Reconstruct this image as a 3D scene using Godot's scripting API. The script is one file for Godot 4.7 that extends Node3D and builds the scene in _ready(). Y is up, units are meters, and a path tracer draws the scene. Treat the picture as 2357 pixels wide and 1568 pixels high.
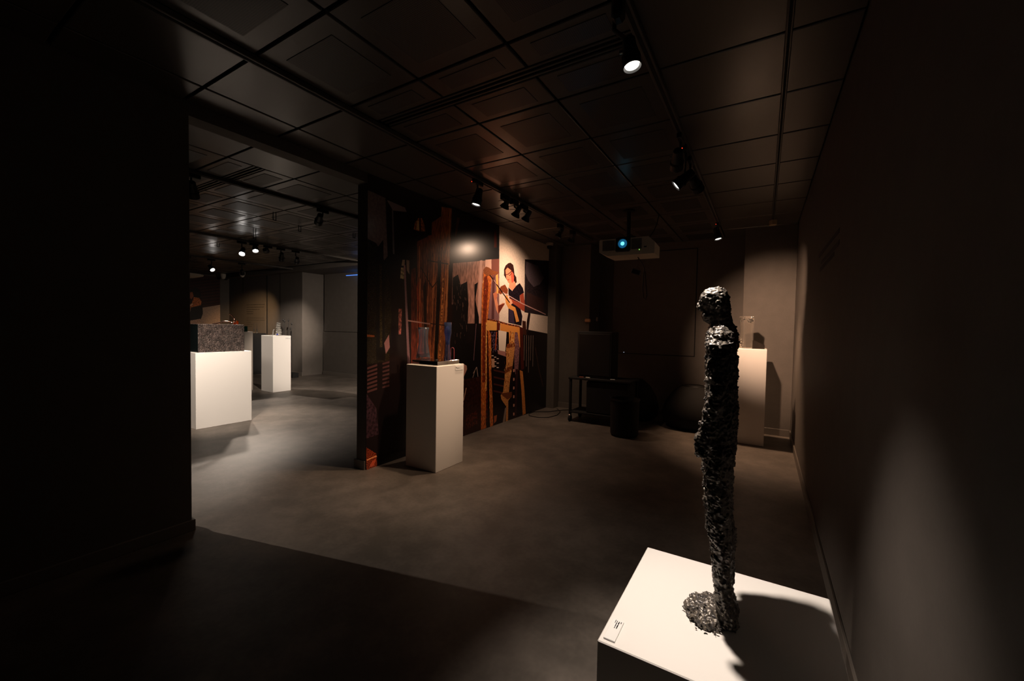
extends Node3D
# A dark gallery of glass and bronze: camera, lights and exposure first, then the building, the exhibits and the small things.

const F := 947.13
const CAM := Vector3(0, 1.41, 0)
const CEIL := 2.842
var look := Basis(Vector3.UP, 0.5483) * Basis(Vector3.RIGHT, -0.03256) * Basis(Vector3.BACK, 0.01767)
var M := {}
var taken := {}


# ---------- pixels of the photograph (2357 x 1568) as directions, met with a plane of the room
func ray(x: float, y: float) -> Vector3:
	return look * Vector3((x - 1178.5) / F, -(y - 784.0) / F, -1.0)

func on_y(x: float, y: float, h: float) -> Vector3:
	var d := ray(x, y)
	return CAM + d * ((h - CAM.y) / d.y)

func on_x(x: float, y: float, px: float) -> Vector3:
	var d := ray(x, y)
	return CAM + d * (px / d.x)

func on_z(x: float, y: float, pz: float) -> Vector3:
	var d := ray(x, y)
	return CAM + d * (pz / d.z)


# ---------- shapes
class Soup:
	var v := PackedVector3Array()
	var n := PackedVector3Array()
	var t := PackedVector2Array()

	func tri(a: Vector3, b: Vector3, c: Vector3, na: Vector3, nb: Vector3, nc: Vector3, ta := Vector2.ZERO, tb := Vector2.ZERO, tc := Vector2.ZERO) -> void:
		var cr := (b - a).cross(c - a)
		if cr.length_squared() < 1e-18:
			return
		if cr.dot(na + nb + nc) > 0.0:
			v.append_array([a, c, b]); n.append_array([na, nc, nb]); t.append_array([ta, tc, tb])
		else:
			v.append_array([a, b, c]); n.append_array([na, nb, nc]); t.append_array([ta, tb, tc])

	func quad(a: Vector3, b: Vector3, c: Vector3, d: Vector3, nn: Vector3, ta := Vector2(0, 0), tb := Vector2(1, 0), tc := Vector2(1, 1), td := Vector2(0, 1)) -> void:
		tri(a, b, c, nn, nn, nn, ta, tb, tc)
		tri(a, c, d, nn, nn, nn, ta, tc, td)

	func box(c: Vector3, s: Vector3, bev := 0.0, q := Basis()) -> Soup:
		var h := s * 0.5
		bev = minf(bev, minf(h.x, minf(h.y, h.z)) * 0.9)
		var i := h - Vector3(bev, bev, bev)
		for ax in 3:
			var u := (ax + 1) % 3
			var w := (ax + 2) % 3
			for sg in [-1.0, 1.0]:
				var nn := Vector3(); nn[ax] = sg
				var p := []
				for e in [[-1, -1], [1, -1], [1, 1], [-1, 1]]:
					var k := Vector3(); k[ax] = sg * h[ax]; k[u] = e[0] * i[u]; k[w] = e[1] * i[w]
					p.append(c + q * k)
				quad(p[0], p[1], p[2], p[3], q * nn)
			if bev > 0.0:
				for su in [-1.0, 1.0]:
					for sw in [-1.0, 1.0]:
						var nn := Vector3(); nn[u] = su; nn[w] = sw
						var p := []
						for e in [[-1, 0], [1, 0], [1, 1], [-1, 1]]:
							var k := Vector3(); k[ax] = e[0] * i[ax]
							k[u] = su * (h[u] if e[1] == 0 else i[u]); k[w] = sw * (i[w] if e[1] == 0 else h[w])
							p.append(c + q * k)
						quad(p[0], p[1], p[2], p[3], (q * nn).normalized())
		if bev > 0.0:
			for sx in [-1.0, 1.0]:
				for sy in [-1.0, 1.0]:
					for sz in [-1.0, 1.0]:
						var nn := q * Vector3(sx, sy, sz).normalized()
						tri(c + q * Vector3(sx * h.x, sy * i.y, sz * i.z), c + q * Vector3(sx * i.x, sy * h.y, sz * i.z), c + q * Vector3(sx * i.x, sy * i.y, sz * h.z), nn, nn, nn)
		return self

	func lathe(pr: Array, seg := 24, x := Transform3D(), smooth := false, sx := 1.0, sz := 1.0) -> Soup:
		var ns := []
		for k in pr.size() - 1:
			var d: Vector2 = pr[k + 1] - pr[k]
			ns.append(Vector2(d.y, -d.x).normalized())
		for k in pr.size() - 1:
			var n0: Vector2 = ns[k]
			var n1: Vector2 = ns[k]
			if smooth:
				if k > 0: n0 = (ns[k] + ns[k - 1]).normalized()
				if k < ns.size() - 1: n1 = (ns[k] + ns[k + 1]).normalized()
			for j in seg:
				var p := []
				var q := []
				for a in [TAU * j / seg, TAU * (j + 1) / seg]:
					for e in 2:
						var r: Vector2 = pr[k + e]
						var m: Vector2 = n0 if e == 0 else n1
						p.append(x * Vector3(r.x * cos(a) * sx, r.y, r.x * sin(a) * sz))
						q.append((x.basis * Vector3(m.x * cos(a), m.y, m.x * sin(a))).normalized())
				tri(p[0], p[1], p[3], q[0], q[1], q[3])
				tri(p[0], p[3], p[2], q[0], q[3], q[2])
		return self

	func tube(pts: Array, r: float, seg := 8, r1 := -1.0) -> Soup:
		var rings := []
		var up := Vector3.UP
		for k in pts.size():
			var d: Vector3 = (pts[mini(k + 1, pts.size() - 1)] - pts[maxi(k - 1, 0)]).normalized()
			if absf(d.dot(up)) > 0.95: up = Vector3.RIGHT
			var s := d.cross(up).normalized()
			var w := s.cross(d)
			up = w
			var rr := r if r1 < 0 else lerpf(r, r1, float(k) / (pts.size() - 1))
			var ring := []
			for j in seg:
				var a := TAU * j / seg
				ring.append([pts[k] + (s * cos(a) + w * sin(a)) * rr, s * cos(a) + w * sin(a)])
			rings.append(ring)
		for k in pts.size() - 1:
			for j in seg:
				var a: Array = rings[k][j]; var b: Array = rings[k][(j + 1) % seg]
				var c: Array = rings[k + 1][(j + 1) % seg]; var d: Array = rings[k + 1][j]
				tri(a[0], b[0], c[0], a[1], b[1], c[1])
				tri(a[0], c[0], d[0], a[1], c[1], d[1])
		for e in [0, pts.size() - 1]:
			var nn: Vector3 = (pts[0] - pts[1]).normalized() if e == 0 else (pts[e] - pts[e - 1]).normalized()
			for j in seg: tri(pts[e], rings[e][j][0], rings[e][(j + 1) % seg][0], nn, nn, nn)
		return self

	func prism(poly: PackedVector2Array, depth: float, x := Transform3D()) -> Soup:
		var ix := Geometry2D.triangulate_polygon(poly)
		for e in [-0.5, 0.5]:
			var nn := (x.basis * Vector3(0, 0, e)).normalized()
			for k in ix.size() / 3:
				var p := []
				for m in 3:
					var w := poly[ix[k * 3 + m]]
					p.append(x * Vector3(w.x, w.y, e * depth))
				tri(p[0], p[1], p[2], nn, nn, nn)
		var sg := 1.0 if Geometry2D.is_polygon_clockwise(poly) else -1.0
		for k in poly.size():
			var a := poly[k]; var b := poly[(k + 1) % poly.size()]
			var d := (b - a).normalized()
			var nn := (x.basis * Vector3(-d.y, d.x, 0) * sg).normalized()
			quad(x * Vector3(a.x, a.y, -depth / 2), x * Vector3(b.x, b.y, -depth / 2), x * Vector3(b.x, b.y, depth / 2), x * Vector3(a.x, a.y, depth / 2), nn)
		return self

	func mesh() -> ArrayMesh:
		var a := []
		a.resize(Mesh.ARRAY_MAX)
		a[Mesh.ARRAY_VERTEX] = v; a[Mesh.ARRAY_NORMAL] = n; a[Mesh.ARRAY_TEX_UV] = t
		var m := ArrayMesh.new()
		m.add_surface_from_arrays(Mesh.PRIMITIVE_TRIANGLES, a)
		return m


func soup() -> Soup:
	return Soup.new()

func numbered(called: String) -> String:
	if not taken.has(called):
		taken[called] = 0
		return called
	taken[called] += 1
	return "%s_%03d" % [called, taken[called]]

func part(called: String, s, mat: Material, parent: Node, label := "") -> MeshInstance3D:
	var o := MeshInstance3D.new()
	o.name = called
	o.mesh = s.mesh() if s is Soup else s
	o.material_override = mat
	if label != "": o.set_meta("label", label)
	parent.add_child(o, true)
	return o

func thing(called: String, label: String, category: String, at := Vector3.ZERO, group := "") -> Node3D:
	var o := Node3D.new()
	o.name = numbered(called)
	o.position = at
	o.set_meta("label", label); o.set_meta("category", category)
	if group != "": o.set_meta("group", group)
	add_child(o)
	return o

func struct(called: String, s, mat: Material, label := "") -> Node3D:
	var o: Node3D
	if s == null:
		o = Node3D.new()
	else:
		o = MeshInstance3D.new()
		o.mesh = s.mesh() if s is Soup else s
		o.material_override = mat
	o.name = numbered(called)
	o.set_meta("kind", "structure")
	if label != "": o.set_meta("label", label)
	add_child(o)
	return o

func span(a: Vector3, b: Vector3, bev := 0.0) -> Soup:
	return soup().box((a + b) / 2, (b - a).abs(), bev)

func mat(c: Color, rough := 0.6, metal := 0.0) -> StandardMaterial3D:
	var m := StandardMaterial3D.new()
	m.albedo_color = c; m.roughness = rough; m.metallic = metal
	return m

func glass(c: Color, rough := 0.02, alpha := 0.04) -> StandardMaterial3D:
	var m := mat(Color(c.r, c.g, c.b, alpha), rough)
	m.transparency = BaseMaterial3D.TRANSPARENCY_ALPHA
	m.refraction_enabled = true
	m.refraction_scale = 0.05
	return m

func glow(c: Color, e: float) -> StandardMaterial3D:
	var m := mat(Color(0.8, 0.8, 0.8), 0.3)
	m.emission_enabled = true; m.emission = c; m.emission_energy_multiplier = e
	return m

func noise(kind: int, freq: float, sd: int, oct := 4) -> FastNoiseLite:
	var f := FastNoiseLite.new()
	f.noise_type = kind; f.frequency = freq; f.seed = sd; f.fractal_octaves = oct
	f.fractal_type = FastNoiseLite.FRACTAL_FBM
	return f

func mottled(size: int, a: Color, b: Color, freqs: Array, sd: int, gains: Array) -> Image:
	var layers := []
	for k in freqs.size():
		layers.append(noise(FastNoiseLite.TYPE_SIMPLEX_SMOOTH, freqs[k], sd + k).get_seamless_image(size, size).get_data())
	var by := PackedByteArray()
	by.resize(size * size * 3)
	for i in size * size:
		var w := 0.5
		for k in layers.size(): w += (layers[k][i] / 255.0 - 0.5) * gains[k]
		var c := a.lerp(b, clampf(w, 0, 1))
		by[i * 3] = c.r8; by[i * 3 + 1] = c.g8; by[i * 3 + 2] = c.b8
	return Image.create_from_data(size, size, false, Image.FORMAT_RGB8, by)

func tiled(m: StandardMaterial3D, img: Image, metres: float) -> StandardMaterial3D:
	m.albedo_texture = ImageTexture.create_from_image(img)
	m.uv1_triplanar = true; m.uv1_world_triplanar = true
	m.uv1_scale = Vector3.ONE / metres
	return m

func relief(m: StandardMaterial3D, img: Image, cm: float) -> StandardMaterial3D:
	m.heightmap_enabled = true
	m.heightmap_texture = ImageTexture.create_from_image(img)
	m.heightmap_scale = cm
	return m


# ---------- print on flat things: polygons given in photo pixels, laid on the wall that carries the print
class Print:
	var img: Image
	var to_uv: Callable
	var grain: FastNoiseLite

	func poly(px: Array, c: Color, amount := 0.0, sx := 1.0, sy := 1.0) -> void:
		var p := PackedVector2Array()
		for k in px.size() / 2: p.append(to_uv.call(px[k * 2], px[k * 2 + 1]))
		fill(p, c, amount, sx, sy)

	func line(px: Array, width: float, c: Color, amount := 0.0) -> void:
		for k in px.size() / 2 - 1:
			var a := Vector2(px[k * 2], px[k * 2 + 1])
			var b := Vector2(px[k * 2 + 2], px[k * 2 + 3])
			var s := (b - a).normalized().orthogonal() * width * 0.5
			poly([a.x + s.x, a.y + s.y, b.x + s.x, b.y + s.y, b.x - s.x, b.y - s.y, a.x - s.x, a.y - s.y], c, amount)

	func fill(p: PackedVector2Array, c: Color, amount: float, sx: float, sy: float) -> void:
		var lo := p[0].y
		var hi := p[0].y
		for q in p:
			lo = minf(lo, q.y); hi = maxf(hi, q.y)
		for y in range(maxi(0, int(floor(lo))), mini(img.get_height() - 1, int(ceil(hi))) + 1):
			var xs := []
			for k in p.size():
				var a := p[k]; var b := p[(k + 1) % p.size()]
				if (a.y <= y + 0.5) != (b.y <= y + 0.5):
					xs.append(a.x + (y + 0.5 - a.y) / (b.y - a.y) * (b.x - a.x))
			xs.sort()
			for k in xs.size() / 2:
				var x0 := clampi(int(round(xs[k * 2])), 0, img.get_width())
				var x1 := clampi(int(round(xs[k * 2 + 1])), 0, img.get_width())
				if amount <= 0.0:
					if x1 > x0: img.fill_rect(Rect2i(x0, y, x1 - x0, 1), c)
				else:
					for x in range(x0, x1):
						var g := 1.0 + amount * grain.get_noise_2d(x * sx, y * sy) * 2.2
						img.set_pixel(x, y, Color(clampf(c.r * g, 0, 1), clampf(c.g * g, 0, 1), clampf(c.b * g, 0, 1)))


func rgb(r: int, g: int, b: int) -> Color:
	return Color8(r, g, b)


func _ready() -> void:
	setup_view()
	materials()
	building()
	ceiling()
	tracks()
	mural()
	far_mural()
	bronze_figure()
	pedestals()
	glass_on_partition_pedestal()
	end_wall_pedestal()
	projector()
	dark_corner()
	side_room()
	small_fittings()


func setup_view() -> void:
	var c := Camera3D.new()
	c.name = "camera"
	c.fov = rad_to_deg(2.0 * atan(784.0 / F))
	c.transform = Transform3D(look, CAM)
	c.near = 0.05
	c.current = true
	add_child(c)
	var w := WorldEnvironment.new()
	w.name = "environment"
	var e := Environment.new()
	e.background_mode = Environment.BG_COLOR
	e.background_color = Color.BLACK
	e.tonemap_mode = Environment.TONE_MAPPER_LINEAR
	e.tonemap_exposure = 1.0
	e.sdfgi_enabled = true; e.ssao_enabled = true; e.ssil_enabled = true
	w.environment = e
	add_child(w)


func materials() -> void:
	M.wall = tiled(mat(Color.WHITE, 0.75), mottled(256, Color(0.33, 0.307, 0.285), Color(0.36, 0.335, 0.312), [0.02, 0.2], 3, [0.9, 0.6]), 1.1)
	M.skirting = mat(Color(0.39, 0.365, 0.34), 0.45)
	M.floor = tiled(mat(Color.WHITE, 0.5), mottled(768, Color(0.325, 0.3, 0.275), Color(0.435, 0.403, 0.372), [0.006, 0.02, 0.11], 21, [1.0, 0.9, 0.5]), 3.4)
	M.floor.metallic_specular = 0.5
	M.tile = mat(Color(0.313, 0.292, 0.273), 0.29)
	var holes := Image.create(64, 64, false, Image.FORMAT_RGB8)
	holes.fill(Color(0.26, 0.243, 0.227))
	for y in 8:
		for x in 8: holes.fill_rect(Rect2i(x * 8 + 2, y * 8 + 2, 4, 4), Color(0.05, 0.045, 0.04))
	M.perforated = tiled(mat(Color.WHITE, 0.45), holes, 0.08)
	M.slab = mat(Color(0.06, 0.055, 0.05), 0.9)
	M.black = mat(Color(0.045, 0.045, 0.048), 0.45)
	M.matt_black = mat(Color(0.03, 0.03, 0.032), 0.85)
	M.track = mat(Color(0.3, 0.28, 0.26), 0.45)
	M.dark_track = mat(Color(0.05, 0.05, 0.05), 0.4)
	M.white = mat(Color(0.915, 0.905, 0.888), 0.55)
	M.plastic = mat(Color(0.78, 0.75, 0.7), 0.5)
	M.chrome = mat(Color(0.8, 0.8, 0.8), 0.2, 1.0)
	M.mirror = mat(Color(0.9, 0.9, 0.88), 0.03, 1.0)
	M.card = mat(Color(0.92, 0.92, 0.91), 0.5)
	M.ink = mat(Color(0.1, 0.1, 0.1), 0.7)
	M.bronze = tiled(mat(Color.WHITE, 0.38, 0.3), mottled(256, Color(0.17, 0.17, 0.19), Color(0.54, 0.5, 0.44), [0.04, 0.12], 61, [1.3, 1.2]), 0.16)
	M.bronze.metallic_specular = 0.6
	M.lens_on = glow(Color(1.0, 0.97, 0.93), 3.0)
	M.lens_glare = glow(Color(1.0, 0.97, 0.94), 18.0)
	M.lens_off = mat(Color(0.25, 0.25, 0.26), 0.15)
	M.red_led = glow(Color(1.0, 0.2, 0.1), 3.0)
	M.clear = glass(Color(0.97, 0.96, 0.94))
	M.rippled = glass(Color(0.86, 0.85, 0.82), 0.12, 0.3)


# ---------- the building
func building() -> void:
	struct("floor", span(Vector3(-14.8, -0.12, -7.8), Vector3(0.6, 0, 2.7)), M.floor)
	struct("wall_right", span(Vector3(0.35, 0, -7.5), Vector3(0.5, 2.95, 2.6)), M.wall)
	struct("wall_behind", span(Vector3(-14.6, 0, 2.5), Vector3(0.5, 2.95, 2.65)), M.wall)
	struct("wall_left", span(Vector3(-3.39, 0, -1.22), Vector3(-3.25, CEIL + 0.1, 2.5), 0.004), M.wall)
	struct("wall_partition", span(Vector3(-3.39, 0, -6.5), Vector3(-3.25, CEIL + 0.1, -2.642), 0.004), M.wall)
	struct("wall_lintel", span(Vector3(-3.39, 2.755, -2.642), Vector3(-3.25, CEIL + 0.1, -1.22)), M.wall)
	struct("wall_end", span(Vector3(-0.26, 0, -7.5), Vector3(0.35, CEIL + 0.1, -6.64), 0.004), M.wall)
	struct("wall_end_column", span(Vector3(-3.39, 0, -7.5), Vector3(-3.1, CEIL + 0.1, -6.5), 0.004), M.wall)
	struct("wall_end_pier", span(Vector3(-3.1, 0, -7.5), Vector3(-2.55, CEIL + 0.1, -6.7), 0.004), M.wall)
	var rec := struct("wall_recess", span(Vector3(-2.55, 0, -7.5), Vector3(-0.26, CEIL + 0.1, -7.2)), M.wall)
	# a flush panel with a thin shadow gap round it
	var a := on_z(1425, 812, -7.19); var b := on_z(1605, 572, -7.19)
	part("flush_panel", span(Vector3(-2.3, a.y, -7.2), Vector3(b.x, b.y, -7.185), 0.003), M.wall, rec)
	for r in [[Vector3(-2.32, a.y - 0.012, 0), Vector3(b.x + 0.012, a.y, 0)], [Vector3(b.x, a.y, 0), Vector3(b.x + 0.012, b.y, 0)], [Vector3(-2.32, b.y, 0), Vector3(b.x + 0.012, b.y + 0.012, 0)]]:
		part("gap_strip", span(r[0] + Vector3(0, 0, -7.2), r[1] + Vector3(0, 0, -7.196)), M.matt_black, rec)
	struct("baseboard_right", span(Vector3(0.336, 0, -6.64), Vector3(0.35, 0.09, 2.5), 0.003), M.skirting)
	struct("baseboard_end", span(Vector3(-0.26, 0, -6.64), Vector3(0.336, 0.09, -6.626), 0.003), M.skirting)
	struct("baseboard_left", span(Vector3(-3.405, 0, -1.236), Vector3(-3.235, 0.075, 2.5), 0.003), M.skirting)
	struct("baseboard_partition", span(Vector3(-3.41, 0, -6.5), Vector3(-3.255, 0.085, -2.628), 0.003), M.skirting)
	struct("baseboard_pier", span(Vector3(-3.1, 0, -6.7), Vector3(-2.55, 0.09, -6.686), 0.003), M.skirting)
	# the side room
	struct("wall_side_front", span(Vector3(-10.45, 0, -7.5), Vector3(-3.39, 1.195, -7.03), 0.006), M.wall)
	struct("wall_side_front_upper", span(Vector3(-10.41, 1.205, -7.5), Vector3(-3.39, CEIL + 0.1, -7.03), 0.006), M.wall)
	struct("wall_side_column", span(Vector3(-11.55, 0, -7.5), Vector3(-10.5, CEIL + 0.1, -6.45), 0.004), M.wall)
	struct("wall_side_niche", span(Vector3(-12.225, 0, -7.5), Vector3(-11.5, CEIL + 0.1, -6.462), 0.002), M.wall)
	struct("wall_side_text_panel", span(Vector3(-13.566, 0, -7.5), Vector3(-12.255, CEIL + 0.1, -6.45), 0.002), M.wall)
	struct("wall_side_corner", span(Vector3(-14.6, 0, -7.5), Vector3(-13.57, CEIL + 0.1, -6.46), 0.002), M.wall)
	struct("trim_gap_shade", span(Vector3(-12.255, 0, -7.5), Vector3(-12.225, CEIL + 0.1, -6.447)), M.matt_black)  # solid black filler in the open joint, standing in for its shade
	struct("wall_side_far", span(Vector3(-14.75, 0, -7.5), Vector3(-14.45, CEIL + 0.1, 2.6)), M.wall)
	struct("baseboard_side_front", span(Vector3(-10.45, 0, -7.03), Vector3(-3.4, 0.1, -7.016), 0.003), M.skirting)
	struct("baseboard_side_column", span(Vector3(-11.55, 0, -6.45), Vector3(-10.486, 0.1, -6.436), 0.003), M.skirting)
	struct("trim_soffit", span(Vector3(-14.45, 2.77, -7.03), Vector3(-3.4, CEIL + 0.05, -6.24), 0.004), M.wall)


var tile_meshes := {}

func ceiling_tile(holder: Node3D, x0: float, x1: float, z0: float, z1: float, inset: bool) -> void:
	var w := x1 - x0 - 0.017
	var d := z1 - z0 - 0.017
	var key := Vector3i(roundi(w * 1000), roundi(d * 1000), 0)
	if not tile_meshes.has(key):
		tile_meshes[key] = soup().box(Vector3(0, 0.011, 0), Vector3(w, 0.022, d), 0.004).mesh()
	var o := part("ceiling_tile", tile_meshes[key], M.tile, holder)
	o.position = Vector3((x0 + x1) / 2, CEIL, (z0 + z1) / 2)
	if inset:
		var k2 := Vector3i(key.x, key.y, 1)
		if not tile_meshes.has(k2):
			tile_meshes[k2] = soup().box(Vector3(0, -0.001, 0), Vector3(w - 0.2, 0.004, d - (0.2 if d > 0.4 else 0.09)), 0.001).mesh()
		part("perforated_panel", tile_meshes[k2], M.perforated, o)

func ceiling() -> void:
	struct("ceiling_slab", span(Vector3(-14.8, CEIL + 0.06, -7.8), Vector3(0.6, CEIL + 0.2, 2.7)), M.slab)
	var zs := []
	for k in 15: zs.append(-7.171 + 0.598 * k)
	var main := struct("ceiling", null, null)
	var xs := [-3.25, -2.971, -2.375, -1.763, -1.158, -0.55, 0.057, 0.35]
	for i in xs.size() - 1:
		for k in zs.size() - 1:
			if zs[k] > 0.7: continue
			var inset: bool = i >= 2 and i <= 4
			if inset and absf(zs[k] + 2.387) < 0.02:
				ceiling_tile(main, xs[i], xs[i + 1], zs[k], -2.105, true)
				ceiling_tile(main, xs[i], xs[i + 1], -2.01, zs[k + 1], true)
				continue
			ceiling_tile(main, xs[i], xs[i + 1], zs[k], zs[k + 1], inset)
	var side := struct("ceiling", null, null)
	var x := -3.41
	var cols := 0
	while x > -14.4:
		var x0 := maxf(x - 0.615, -14.45)
		for k in zs.size() - 1:
			if zs[k] < -6.3 or zs[k] > -1.0: continue
			var inset := cols >= 1
			if inset and absf(zs[k] + 2.387) < 0.02 and x > -9.0:
				ceiling_tile(side, x0, x, zs[k], -2.105, true)
				ceiling_tile(side, x0, x, -2.01, zs[k + 1], true)
				continue
			ceiling_tile(side, x0, x, maxf(zs[k], -6.24), zs[k + 1], inset)
		x = x0
		cols += 1
	for v in [[-2.35, -0.58, "long slotted air vent set in the ceiling between the two spotlight tracks"], [-8.9, -4.03, "long slotted air vent in the ceiling of the side room"]]:
		var t := thing("linear_air_vent", v[2], "vent", Vector3((v[0] + v[1]) / 2, CEIL, -2.0575))
		var w: float = v[1] - v[0] - 0.006
		for z in [-0.037, 0.0, 0.037]:
			part("slat", soup().box(Vector3(0, 0.006, z), Vector3(w, 0.012, 0.016), 0.003), M.tile, t)
		part("backing", soup().box(Vector3(0, 0.035, 0), Vector3(w, 0.01, 0.09)), M.matt_black, t)


# ---------- tracks and spotlights
func spotlight(label: String, adapter: Vector3, lens: Vector3, target: Vector3, opt := {}) -> Node3D:
	var t := thing("track_spotlight", label, "spotlight", adapter, opt.get("group", ""))
	var dir := (target - lens).normalized()
	var size: float = opt.get("size", 1.0)
	var along_x: bool = opt.get("along_x", false)
	part("track_adapter", soup().box(Vector3(0, -0.022, 0), Vector3(0.15, 0.042, 0.034) if along_x else Vector3(0.034, 0.042, 0.15), 0.006), M.black, t)
	var f := lens - adapter
	var back := f - dir * 0.15 * size
	var pivot := f - dir * 0.07 * size
	part("stem", soup().tube([Vector3(0, -0.04, 0), Vector3(0, (pivot.y - 0.04) * 0.45, 0), pivot - Vector3(0, -0.05, 0) * size], 0.009, 8), M.black, t)
	var q := Basis.looking_at(dir, Vector3.UP if absf(dir.y) < 0.98 else Vector3.RIGHT) * Basis(Vector3.RIGHT, -PI / 2)
	var x := Transform3D(q, back).scaled_local(Vector3.ONE * size)
	var body := part("housing", soup().lathe([Vector2(0, 0), Vector2(0.026, 0), Vector2(0.033, 0.008), Vector2(0.036, 0.05), Vector2(0.044, 0.1), Vector2(0.049, 0.156), Vector2(0.049, 0.162), Vector2(0.045, 0.162), Vector2(0.042, 0.135), Vector2(0, 0.135)], 28, x), M.black, t)
	part("collar", soup().lathe([Vector2(0.0445, 0.096), Vector2(0.048, 0.1), Vector2(0.049, 0.112), Vector2(0.0455, 0.114)], 28, x), M.matt_black, body)
	var lit: bool = opt.get("energy", 0.0) > 0.0
	part("lens", soup().lathe([Vector2(0, 0.159), Vector2(0.026, 0.157), Vector2(0.036, 0.153), Vector2(0.041, 0.137), Vector2(0, 0.137)], 24, x, true), (M.lens_glare if opt.get("glare", false) else M.lens_on) if lit else M.lens_off, body)
	part("bracket_screw", soup().lathe([Vector2(0, 0.0), Vector2(0.008, 0.0), Vector2(0.008, 0.012), Vector2(0, 0.014)], 10, Transform3D(Basis(Vector3.BACK, PI / 2), pivot + Vector3(-0.04, 0.02, 0) * size)), M.chrome, t)
	if opt.get("driver", false):
		part("driver_box", soup().box(Vector3(0.025, -0.11, 0.03), Vector3(0.045, 0.15, 0.06), 0.012), M.black, t)
	if opt.get("led", false):
		part("indicator_light", soup().lathe([Vector2(0, -0.004), Vector2(0.003, -0.002), Vector2(0.003, 0.002), Vector2(0, 0.004)], 8, Transform3D(Basis(), Vector3(0.01, -0.1, 0.061) if opt.get("driver", false) else Vector3(-0.014, -0.03, 0.076))), M.red_led, t)
	if lit:
		var l := SpotLight3D.new()
		l.name = "beam"
		l.spot_angle = opt.get("angle", 30.0)
		l.spot_angle_attenuation = opt.get("soft", 1.0)
		l.light_energy = opt.energy
		l.light_color = opt.get("color", Color(1.0, 0.87, 0.74))
		l.light_size = 0.035
		l.spot_range = 20.0; l.spot_attenuation = 2.0
		l.shadow_enabled = true
		t.add_child(l)
		l.transform = Transform3D(Basis.looking_at(dir, Vector3.UP if absf(dir.y) < 0.98 else Vector3.RIGHT), f + dir * 0.03)
	return t

func framing_spot(label: String, adapter: Vector3, head: Vector3, target: Vector3, opt := {}) -> void:
	# a short spotlight with a flared octagonal hood and two wire handles
	var t := thing("framing_spotlight", label, "spotlight", adapter, opt.get("group", ""))
	part("track_adapter", soup().box(Vector3(0, -0.03, 0), Vector3(0.05, 0.06, 0.13), 0.006), M.black, t)
	var f := head - adapter
	var dir := (target - head).normalized()
	part("stem", soup().tube([Vector3(0, -0.05, 0), Vector3(0, f.y * 0.6, 0), f - dir * 0.05], 0.009, 8), M.black, t)
	var q := Basis.looking_at(dir, Vector3.UP) * Basis(Vector3.RIGHT, -PI / 2)
	var x := Transform3D(q, f - dir * 0.1)
	var body := part("housing", soup().lathe([Vector2(0, 0), Vector2(0.024, 0), Vector2(0.03, 0.02), Vector2(0.03, 0.08), Vector2(0.034, 0.1), Vector2(0, 0.1)], 20, x), M.black, t)
	part("hood", soup().lathe([Vector2(0.036, 0.085), Vector2(0.055, 0.125), Vector2(0.052, 0.126), Vector2(0.033, 0.09)], 8, x), M.black, body)
	part("lens", soup().lathe([Vector2(0, 0.106), Vector2(0.022, 0.104), Vector2(0.03, 0.1)], 16, x, true), M.lens_on if opt.get("energy", 0.0) > 0 else M.lens_off, body)
	for s in [-1.0, 1.0]:
		part("wire_handle", soup().tube([x * Vector3(0.03 * s, 0.06, 0.0), x * Vector3(0.045 * s, 0.06, 0.02), x * Vector3(0.04 * s, 0.1, 0.09)], 0.0025, 6), M.black, t)
	if opt.get("energy", 0.0) > 0:
		var l := SpotLight3D.new()
		l.name = "beam"
		l.spot_angle = opt.angle; l.spot_angle_attenuation = opt.get("soft", 1.0)
		l.light_energy = opt.energy; l.light_color = opt.color
		l.light_size = 0.04; l.spot_range = 20.0; l.spot_attenuation = 2.0; l.shadow_enabled = true
		t.add_child(l)
		l.transform = Transform3D(Basis.looking_at(dir, Vector3.UP), f + dir * 0.04)

func track(x: float, z0: float, z1: float, label: String, m: Material, w := 0.046, drop := 0.032) -> void:
	var t := thing("lighting_track", label, "track", Vector3(x, CEIL, (z0 + z1) / 2))
	var n := absf(z1 - z0)
	part("channel", soup().box(Vector3(0, -drop / 2, 0), Vector3(w, drop, n), 0.003), m, t)
	part("slot", soup().box(Vector3(0, -drop - 0.0005, 0), Vector3(w * 0.4, 0.003, n - 0.02)), M.matt_black, t)
	for e in [-1, 1]: part("end_cap", soup().box(Vector3(0, -drop / 2, e * (n / 2 + 0.006)), Vector3(w, drop, 0.012), 0.002), m, t)

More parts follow.
